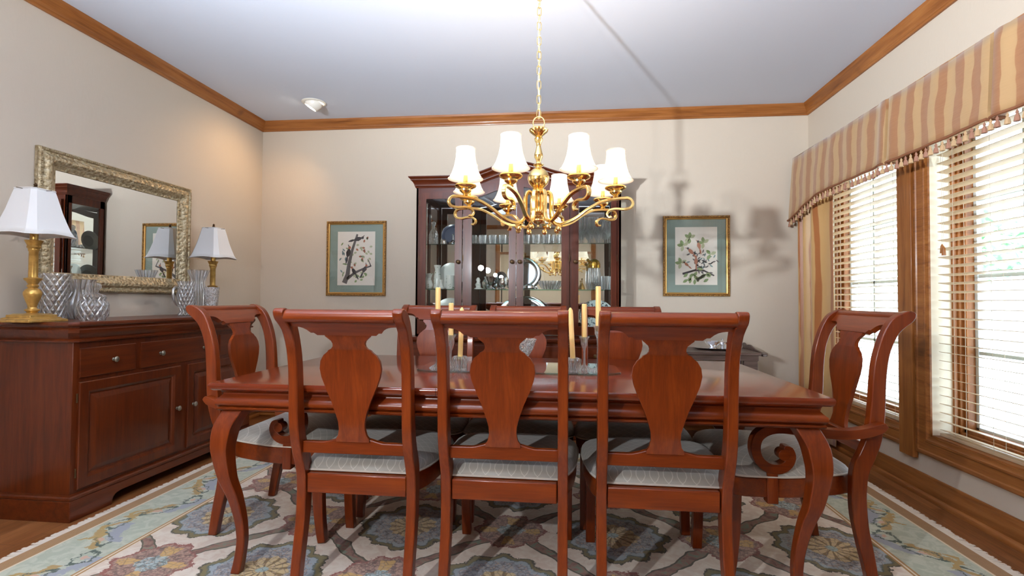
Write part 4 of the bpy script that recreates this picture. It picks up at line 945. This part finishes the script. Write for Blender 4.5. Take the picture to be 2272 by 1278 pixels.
for sec, x0_, n_ in (('second', -.790, 4), ('third', -.345, 4)):
    for row, ry in (('front', 4.22), ('back', 4.34)):
        for k in range(n_):
            x = x0_ + k * .084 + (.03 if row == 'back' else 0)
            if g1_ is None: o = g1_ = lath('dessert_glass', low, x, ry, S1, FLUTED, '', 'glass', wob=lambda a, u, z: 1 + .03 * math.cos(10 * a))
            else: o = g1_.copy(); COL.objects.link(o); o.location = (x, ry, S1)
            o['label'] = '%s low fluted glass in the %s row, top shelf behind the %s door' % (('leftmost', 'second', 'third', 'rightmost')[k], row, sec); o['group'] = 'low fluted glasses on the top shelf'
lath('glass_decanter', [(.036, 0), (.040, .01), (.040, .09), (.030, .12), (.012, .14), (.012, .165), (.020, .18), (.018, .20), (0, .21)], -1.145, 4.28, S1, CUT, 'glass decanter with stopper at the left end of the top shelf', 'decanter', GS)
def plate(name, x, y, z, r, mat, rim, label, lean=.22, sx=1.0, cat='plate'):
    m = MB(); m.lathe([(r * .55, 0), (r * .6, .006), (r, .018), (r, .021), (r * .62, .010), (0, .008)], 40, sx=sx); o = m.build(name, mat, loc=(x, y, z + r * math.cos(lean)), smooth=40)
    o.rotation_euler = (PI / 2 - lean, 0, 0); tag(o, label, cat, GS)
    if rim: m = MB(); m.lathe([(r * .72, .0135), (r * .74, .0155), (r * .98, .0215), (r * 1.003, .020), (r * .98, .0185), (r * .73, .0125)], 40, sx=sx); m.build('rim_band', rim, o)
    return o
plate('rimmed_plate', -1.000, 4.385, S1, .098, CHINA, BLUERIM, 'white plate with a dark blue and gold rim standing on the top shelf')
lath('cruet_stand', [(.030, 0), (.034, .02), (.020, .03), (.006, .04), (.004, .075), (.010, .082), (.006, .09), (0, .092)], -.965, 4.24, S1, SILVER, 'small silver cruet stand in front of the blue-rimmed plate', 'cruet stand', GS)
lath('silver_cup', [(.016, 0), (.020, .004), (.018, .03), (.021, .04), (.018, .04), (.002, .006)], -1.035, 4.22, S1, SILVER, 'tiny silver cup beside the cruet stand', 'cup', GS)
lath('porcelain_vase', [(.022, 0), (.030, .01), (.036, .035), (.028, .065), (.018, .085), (.022, .11), (.036, .132), (.034, .132), (.016, .085), (.002, .02)], -1.172, 4.24, S2, CHINAF, 'short white flowered vase, leftmost on the middle shelf', 'vase', GS, wob=lambda a, u, z: 1 + .06 * math.cos(5 * a) * (z > .12))
lath('porcelain_vase', [(.024, 0), (.034, .012), (.030, .04), (.032, .08), (.028, .13), (.020, .165), (.032, .205), (.030, .205), (.016, .16), (.002, .02)], -1.108, 4.28, S2, CHINAF, 'tall slender white flowered vase on the middle shelf', 'vase', GS)
lath('porcelain_bud_vase', [(.024, 0), (.030, .012), (.018, .03), (.010, .06), (.018, .078), (.016, .078), (.002, .02)], -1.055, 4.20, S2, CHINA, 'small white bud vase in front of the tall vase', 'vase', GS)
lath('porcelain_mug', [(.034, 0), (.038, .01), (.036, .09), (.038, .115), (.035, .115), (.033, .02), (.001, .01)], -.985, 4.24, S2, CHINAF, 'white flowered beaker at the right of the left section', 'mug', GS)
plate('scalloped_platter', -1.015, 4.40, S2, .118, CHINA, None, 'large white scalloped platter standing behind the vases')
lath('silver_bowl', [(.030, 0), (.032, .005), (.012, .018), (.014, .024), (.045, .05), (.058, .10), (.060, .105), (.056, .10), (.042, .055), (.002, .03)], -.638, 4.24, S2, SILVER, 'footed silver bowl on the middle shelf', 'bowl', GS)
lath('porcelain_figurine', [(.038, 0), (.038, .008), (.020, .014), (.024, .04), (.014, .06), (.018, .078), (.010, .095), (0, .10)], -.745, 4.23, S2, CHINAF, 'small flowered figurine left of the silver bowl', 'figurine', GS, wob=lambda a, u, z: 1 + .2 * math.sin(3 * a + z * 120))
lath('silver_creamer', [(.024, 0), (.026, .004), (.012, .012), (.030, .035), (.034, .06), (.024, .085), (.028, .098), (.025, .097), (.020, .085), (.003, .02)], -.535, 4.22, S2, SILVER, 'silver creamer right of the footed bowl', 'creamer', GS)
lath('silver_teapot', [(.030, 0), (.034, .006), (.048, .035), (.050, .06), (.034, .085), (.014, .095), (.010, .105), (0, .110)], -.685, 4.36, S2, SILVER, 'silver teapot behind the footed bowl', 'teapot', GS)
plate('silver_tray', -.378, 4.40, S2, .141, SILVER, SILVER, 'round silver tray standing at the centre of the middle shelf', cat='tray')
lath('silver_butter_dish', [(.055, 0), (.058, .006), (.050, .012), (.046, .030), (.024, .042), (.006, .046), (0, .050)], -.318, 4.23, S2, SILVER, 'covered silver butter dish in front of the round tray', 'dish', GS)
lath('glass_dish', [(.060, 0), (.064, .006), (.090, .045), (.094, .072), (.090, .072), (.084, .046), (.002, .010)], -.150, 4.25, S2, FLUTED, 'oval fluted glass dish on the middle shelf', 'dish', GS, wob=lambda a, u, z: 1 + .03 * math.cos(16 * a), sy=.7, seg=48)
pit = thing('gilt_top_pitcher', 'glass pitcher with a gold lid on the middle shelf, right section', 'pitcher', (.214, 4.27, S2), group=GS)
m = MB(); m.lathe([(.036, 0), (.042, .006), (.054, .06), (.055, .13), (.050, .18), (.047, .18), (.050, .13), (.048, .06), (.002, .012)], 30, wob=lambda a, u, z: 1 + .03 * math.cos(12 * a) * (z < .14)); m.build('body', FLUTED, pit)
m = MB(); m.lathe([(.052, .178), (.053, .190), (.052, .212), (.042, .236), (.020, .252), (0, .256)], 28); m.tube([(-.03, -.02, .22), (-.048, -.03, .24), (-.055, -.035, .25)], .012, 8); m.build('lid', GOLDP, pit)
tb = None
for i, (x, y, l) in enumerate(((.300, 4.22, 'front left'), (.345, 4.26, 'front right'), (.290, 4.34, 'back left'), (.350, 4.37, 'back right'))):
    if tb is None: o = tb = lath('tumbler', [(.026, 0), (.029, .004), (.034, .11), (.031, .11), (.027, .012), (.001, .010)], x, y, S2, FLUTED, '', 'glass')
    else: o = tb.copy(); COL.objects.link(o); o.location = (x, y, S2)
    o['label'] = l + ' of the four tumblers beside the gold-lidded pitcher'; o['group'] = 'tumblers on the middle shelf'
lath('brass_bell', [(.026, 0), (.022, .02), (.012, .045), (.004, .055), (.004, .08), (.009, .088), (0, .094)], .115, 4.22, S2, AGED, 'small antique brass bell left of the pitcher', 'bell', GS)
plate('celadon_plate', -1.012, 4.36, S0, .150, CHINA, None, 'pale plate standing at the bottom left of the cabinet')
o = plate('oval_silver_tray', -.377, 4.34, S0, .160, SILVER, SILVER, 'large oval silver tray standing at the bottom centre', sx=1.32, cat='tray')
plate('pierced_plate', .245, 4.37, S0, .145, CHINAB, None, 'large plate with a pierced blue rim at the bottom right'); plate('blue_leaf_plate', .200, 4.24, S0, .075, CHINAB, None, 'small blue leaf plate in front of the pierced plate')

# ------------------------------------------------------------ serving table
st = thing('serving_table', 'low grey-brown drop-leaf serving table in the far right corner', 'table', (1.15, 4.24, 0)); off = (-1.15, -4.24, 0)
m = MB(); m.rect(.80, 1.445, 4.03, 4.47, [(.006, .680), (0, .684), (0, .697), (.005, .702)]); m.build('tabletop', servewood, st, loc=off, smooth=25)
m = MB(); m.box(.82, 1.43, 4.045, 4.455, .640, .680); m.build('apron', servewood, st, loc=off, bevel=.002)
for x in (.83, 1.325):
    for y in (4.05, 4.41):
        m = MB(); m.rect(x, x + (.10 if x > 1 else .035), y, y + .035, [(.008, 0), (0, .3), (0, .64)]); m.build('leg', servewood, st, loc=off, bevel=.002)
m = MB(); m.box(.87, 1.33, 4.06, 4.44, .18, .20); m.build('lower_shelf', servewood, st, loc=off, bevel=.002)
pr = catmull([(4.05, .70), (4.12, .712), (4.20, .720), (4.30, .742), (4.38, .735), (4.44, .748), (4.47, .735)], 30); M = Matrix(((1, 0, 0, 0), (0, 1, 0, 0), (0, 0, 1, 0), (0, 0, 0, 1)))
m = MB(); m.strip(pr, [(y, .690) for y, z in pr], 1.448, 1.462); m.build('gallery', servewood, st, loc=off, smooth=40, bevel=.002)
m = MB(); m.prism([(1.463, 4.06), (1.50, 4.07), (1.525, 4.12), (1.53, 4.25), (1.525, 4.38), (1.50, 4.43), (1.463, 4.44)], .672, .692); m.build('leaf_flap', servewood, st, loc=off, bevel=.004)
lath('silver_serving_tray', [(.10, 0), (.15, .004), (.175, .014), (.178, .016), (.15, .008), (0, .005)], 1.18, 4.28, .7025, SILVER, 'oval silver tray lying on the serving table', 'tray', sy=.75)
lath('silver_gravy_boat', [(.030, 0), (.032, .004), (.014, .014), (.040, .035), (.052, .058), (.049, .058), (.030, .034), (.002, .022)], 1.16, 4.28, .710, SILVER, 'silver gravy boat on the tray, serving table', 'gravy boat', sx=1.3, sy=.8)
lath('silver_sugar_bowl', [(.024, 0), (.026, .004), (.014, .012), (.034, .032), (.036, .048), (.022, .062), (.006, .068), (.009, .076), (0, .082)], 1.245, 4.32, .710, SILVER, 'lidded silver sugar bowl at the back of the serving tray', 'bowl')
o = tag(MB().rect(-.055, .055, -.03, .03, [(.006, 0), (0, .004), (0, .028), (.004, .032)]).build('glass_butter_box', FLUTED, loc=(1.275, 4.20, .7165), bevel=.002), 'low ribbed glass box at the right of the serving tray', 'box')

# ------------------------------------------------------------ valance and curtain
vl = thing('window_valance', 'striped gold and rust valance with tassel trim over the windows', 'valance', (XR, 3.1, 1.87)); off = (-XR, -3.1, -1.87)
VY0, VY1, VT = 1.70, 4.455, 2.272; VX = 1.850
def vbot(y):
    e = min(abs(VY1 + .03 - y), abs(y - VY0 + .03)); u = min(1, e / .62); return 1.752 + .138 * math.sin(u * PI / 2) ** 1.15
def vfront(y, z):
    x = VX - .020 * (2.27 - z) / .4
    for pc in (3.165, 2.430): x -= .012 * math.exp(-((abs(y - pc) - .045) / .05) ** 2); 
    for pc in (3.165, 2.430):
        if abs(y - pc) < .0105: x += .06
    return x + .003 * math.sin(y * 31)
ys = sorted(set([round(VY0 + (VY1 - VY0) * i / 200, 4) for i in range(201)] + [pc + s for pc in (3.165, 2.430) for s in (-.011, -.009, .009, .011)]))
m = MB(); v = []; R = 8; cols = len(ys) + 2
for i in range(R + 1):
    row = [(XR - .002, VY0, 0)] + [(None, y, 0) for y in ys] + [(XR - .002, VY1 + .0, 0)]
    for (x, y, _) in row:
        zb = vbot(y); z = VT + (zb - VT) * i / R; v.append((x if x is not None else vfront(y, z), y + (.03 * i / R if y > 4.44 else 0), z))
m.add(v, [(i * cols + j, i * cols + j + 1, (i + 1) * cols + j + 1, (i + 1) * cols + j) for i in range(R) for j in range(cols - 1)])
m.add([(XR - .002, VY0, VT), (VX, VY0, VT), (VX, VY1, VT), (XR - .002, VY1, VT)], [(0, 1, 2, 3)])
ob = m.build('valance_fabric', VAL, vl, loc=off, smooth=40); so = ob.modifiers.new('thickness', 'SOLIDIFY'); so.thickness = .004
m = MB(); m.tube([(vfront(y, vbot(y)) - .004, y + (.03 if y > 4.44 else 0), vbot(y) + .004) for y in ys[::2]], .0075, 6); m.build('gimp_braid', GIMP, vl, loc=off)
t0 = None; NT_ = 72
for i in range(NT_):
    y = VY0 + .02 + (VY1 - VY0 - .03) * i / (NT_ - 1); z = vbot(y) - .004; x = vfront(y, z) - .004
    if i < 2:
        m = MB(); m.lathe([(.001, 0), (.003, -.006), (.006, -.010), (.006, -.015), (.004, -.018), (.009, -.030), (.012, -.050), (.010, -.051), (.001, -.048)], 9); t = m.build('tassel', (TASSEL1, TASSEL2)[i], vl)
        if i == 0: t0 = t
        else: t1 = t
    else: t = (t0 if i % 2 == 0 else t1).copy(); COL.objects.link(t)
    t.location = (x - XR, y - 3.1, z - 1.87); t.rotation_euler = (0, 0, i)
cur = thing('curtain_panel', 'gold silk curtain panel with rust stripes hanging in the corner beside the window', 'curtain', (1.93, 4.33, 0)); off = (-1.93, -4.33, 0)
m = MB(); v = []; NC = 110; R = 24
for i in range(R + 1):
    z = .03 + (1.99 - .03) * i / R; fl = 1 - .12 * math.exp(-((z - 1.1) / .5) ** 2)
    for j in range(NC + 1):
        u = j / NC; y = 4.505 - u * .50 * (1 + .03 * math.sin(z * 3)); amp = (.026 + .012 * u) * fl
        x = 1.912 + .005 * u + amp * math.sin(u * 2 * PI * (6.6 - 3.4 * u) + .25 * math.sin(z * 2.1)); v.append((x, y, z))
m.add(v, [(i * (NC + 1) + j, i * (NC + 1) + j + 1, (i + 1) * (NC + 1) + j + 1, (i + 1) * (NC + 1) + j) for i in range(R) for j in range(NC)])
ob = m.build('drapery', CURT, cur, loc=off, smooth=80); so = ob.modifiers.new('thickness', 'SOLIDIFY'); so.thickness = .003

# ------------------------------------------------------------ chandelier
CHX, CHY = -.137, 2.36
ch = thing('chandelier', 'polished brass chandelier with eight white shades above the table', 'chandelier', (CHX, CHY, 1.42))
off = (0, 0, -1.42)
m = MB(); m.lathe([(.0, 1.424), (.006, 1.428), (.004, 1.436), (.010, 1.441), (.022, 1.447), (.028, 1.456), (.026, 1.462), (.030, 1.468), (.030, 1.478), (.036, 1.484), (.038, 1.492), (.030, 1.500), (.028, 1.506), (.030, 1.53), (.031, 1.555), (.027, 1.572), (.030, 1.580), (.032, 1.588), (.026, 1.598), (.022, 1.604), (.030, 1.612), (.044, 1.628), (.050, 1.648), (.049, 1.662), (.042, 1.680), (.028, 1.694), (.016, 1.700), (.014, 1.706), (.022, 1.711), (.024, 1.716), (.014, 1.720), (.010, 1.728), (.013, 1.738), (.020, 1.752), (.020, 1.764), (.014, 1.784), (.010, 1.802), (.012, 1.816), (.018, 1.826), (.020, 1.838), (.014, 1.846), (.028, 1.858), (.042, 1.870), (.045, 1.878), (.040, 1.884), (.012, 1.888), (0, 1.890)], 36)
m.build('column', BRASS, ch, loc=off, smooth=40)
m = MB(); m.tube([(.026 * math.sin(a), 0, 1.912 + .028 * math.cos(a)) for a in [2 * PI * k / 28 for k in range(28)]], .0032, 8, closed=True); m.build('hanging_loop', BRASS, ch, loc=off)
link0 = None; z = 1.952; i = 0
while z < 2.72:
    if link0 is None:
        pts = []
        for k in range(24):
            a = 2 * PI * k / 24; pts.append((.0095 * math.sin(a), 0, .011 * math.cos(a) + (.010 if math.cos(a) > 0 else -.010)))
        m = MB(); m.tube(pts, .0019, 6, closed=True); l = link0 = m.build('chain_link', plain('pale_brass_chain', srgb(226, 198, 132), .25, .9), ch)
    else: l = link0.copy(); COL.objects.link(l)
    l.location = (0, 0, z - 1.42); l.rotation_euler = (0, 0, .35 + (PI / 2) * (i % 2)); z += .0345; i += 1
m = MB(); m.tube([(.004 * math.sin(k * 1.1), .004 * math.cos(k * .9), 1.93 + k * .04) for k in range(21)], .0018, 6); m.build('electric_cord', CORD, ch, loc=off)
m = MB(); m.lathe([(0, 2.70), (.02, 2.705), (.05, 2.72), (.06, 2.735), (.06, 2.7428), (0, 2.7428)], 30); m.build('ceiling_canopy', BRASS, ch, loc=off)
ARM = catmull([(.030, 1.576), (.048, 1.588), (.062, 1.575), (.066, 1.54), (.066, 1.49), (.078, 1.456), (.105, 1.440), (.140, 1.443), (.180, 1.462), (.225, 1.496), (.275, 1.522), (.325, 1.532), (.380, 1.535), (.408, 1.530), (.420, 1.512), (.412, 1.493), (.385, 1.486), (.350, 1.490), (.322, 1.486), (.308, 1.470), (.316, 1.454), (.330, 1.456)], 96)
SH = [(.041, .134), (.0412, .118), (.0435, .090), (.050, .056), (.060, .026), (.071, .005), (.0755, 0)]
RR = .355; ARM = [(r if r < .15 else r + .010 * min(1, (r - .15) / .1), z) for r, z in ARM]; base_a = math.radians(-90 + 3.3 + 4.5)
armp = None
def bez(): pass
for k in range(8):
    a = base_a + PI / 4 * (k + .5)
    if armp is None:
        M0 = Matrix.Rotation(-PI / 2, 4, 'Z')      # ribbon plane (y,z) -> radial x
        m = MB(); th = [interp([(0, .009), (.1, .013), (.75, .011), (1, .008)], i / 95) for i in range(96)]
        m.ribbon([(r, z - 1.42) for r, z in ARM], th, -.0085, .0085, M0); m.lathe([(0, -.014), (.008, -.011), (.0125, -.004), (.0125, .004), (.008, .011), (0, .014)], 14, (.098, 0, 1.415 - 1.42)); m.lathe([(0, .0), (.006, .004), (.004, .012), (.007, .018), (0, .022)], 10, (.112, 0, 1.425 - 1.42))
        m.lathe([(0, -.008), (.008, 0), (0, .008)], 10, (.332, 0, 1.456 - 1.42))
        arm = armp = m.build('arm', BRASS, ch, smooth=50, bevel=.002)
        m = MB(); z0 = 1.540 - 1.42; m.lathe([(.006, z0 - .004), (.012, z0 + .002), (.009, z0 + .008), (.018, z0 + .014), (.026, z0 + .021), (.027, z0 + .028), (.032, z0 + .031), (.044, z0 + .037), (.0475, z0 + .043), (.045, z0 + .048), (.030, z0 + .047), (.012, z0 + .043)], 26, (RR, 0, 0)); m.build('cup', BRASS, arm, smooth=40)
        m = MB(); m.lathe([(.0095, z0 + .04), (.0095, z0 + .115)], 16, (RR, 0, 0)); m.build('candle_sleeve', BRASS, arm)
        m = MB(); m.lathe([(.006, z0 + .115), (.013, z0 + .125), (.015, z0 + .138), (.008, z0 + .155), (0, z0 + .165)], 14, (RR, 0, 0)); m.build('bulb', BULB, arm)
        m = MB(); m.lathe([(r, z0 + .073 + z) for r, z in SH], 48, (RR, 0, 0), close=False); sh = m.build('lamp_shade', SHADE_ON, arm, smooth=60); so = sh.modifiers.new('thickness', 'SOLIDIFY'); so.thickness = .0015
        for (r, z) in (SH[0], SH[-1]): m = MB(); m.tube([(RR + r * math.cos(t), r * math.sin(t), z0 + .073 + z) for t in [2 * PI * q / 40 for q in range(40)]], .0016, 6, closed=True); m.build('shade_braid', SHADE_TRIM, arm)
    else: arm = copy_tree(armp, ch)
    arm.rotation_euler = (0, 0, a)
    light('chandelier_bulb_light', 'POINT', (CHX + RR * math.cos(a), CHY + RR * math.sin(a), 1.540 + .18), 2.6, (1.0, 0.78, 0.54), radius=.02)

# ------------------------------------------------------------ eyeball downlight
dl = thing('eyeball_downlight', 'white recessed eyeball spotlight in the ceiling near the left corner', 'ceiling light', (-2.13, 4.07, H - .002)); DLR = Vector((-.55, -.1, -.9)).normalized()
m = MB(); m.lathe([(.075, 0), (.098, -.001), (.098, -.004), (.088, -.009), (.075, -.010)], 40, close=False); m.build('trim_ring', WHITE, dl)
M = DLR.to_track_quat('Z', 'Y').to_matrix().to_4x4(); m = MB(); m.lathe([(.07, -.02), (.072, .005), (.066, .030), (.054, .052), (.050, .054), (.046, .045)], 36, M=Matrix.Translation((0, 0, -.0)) @ M, close=False); m.build('eyeball', WHITE, dl)
m = MB(); m.lathe([(0, .046), (.047, .046), (.047, .044), (0, .044)], 30, M=M); m.build('lamp_face', plain('lit_reflector_lamp', (1, .95, .85, 1), .4, Emission_Color=(1, .9, .72, 1), Emission_Strength=18.0), dl)
light('eyeball_spot', 'SPOT', Vector((-2.13, 4.07, H - .002)) + DLR * .07, 13, (1.0, .62, .30), aim=(-2.85, 4.0, 1.55), spot=math.radians(120), radius=.04)

# ------------------------------------------------------------ flash stand behind the camera
fs_ = thing('flash_stand', 'photographer flash on a black stand behind the camera', 'flash', (FLASH[0], FLASH[1], 0)); BLK = plain('black_plastic', srgb(24, 24, 26), .5)
m = MB(); m.tube([(0, -.05, .02), (0, -.05, FLASH[2] - .1)], .012, 10); m.build('pole', BLK, fs_)
for k in range(3):
    a = k * 2 * PI / 3; m = MB(); m.tube([(0, -.05, .45), (.4 * math.cos(a), -.05 + .4 * math.sin(a), .012)], .009, 8); m.build('leg', BLK, fs_)
m = MB(); m.lathe([(.05, -.18), (.06, -.17), (.06, -.06), (.10, 0.0), (.10, .004), (.0, .004)], 30, M=Matrix.Translation((0, 0, FLASH[2])) @ Matrix.Rotation(-PI / 2, 4, 'X')); m.build('flash_head', BLK, fs_)
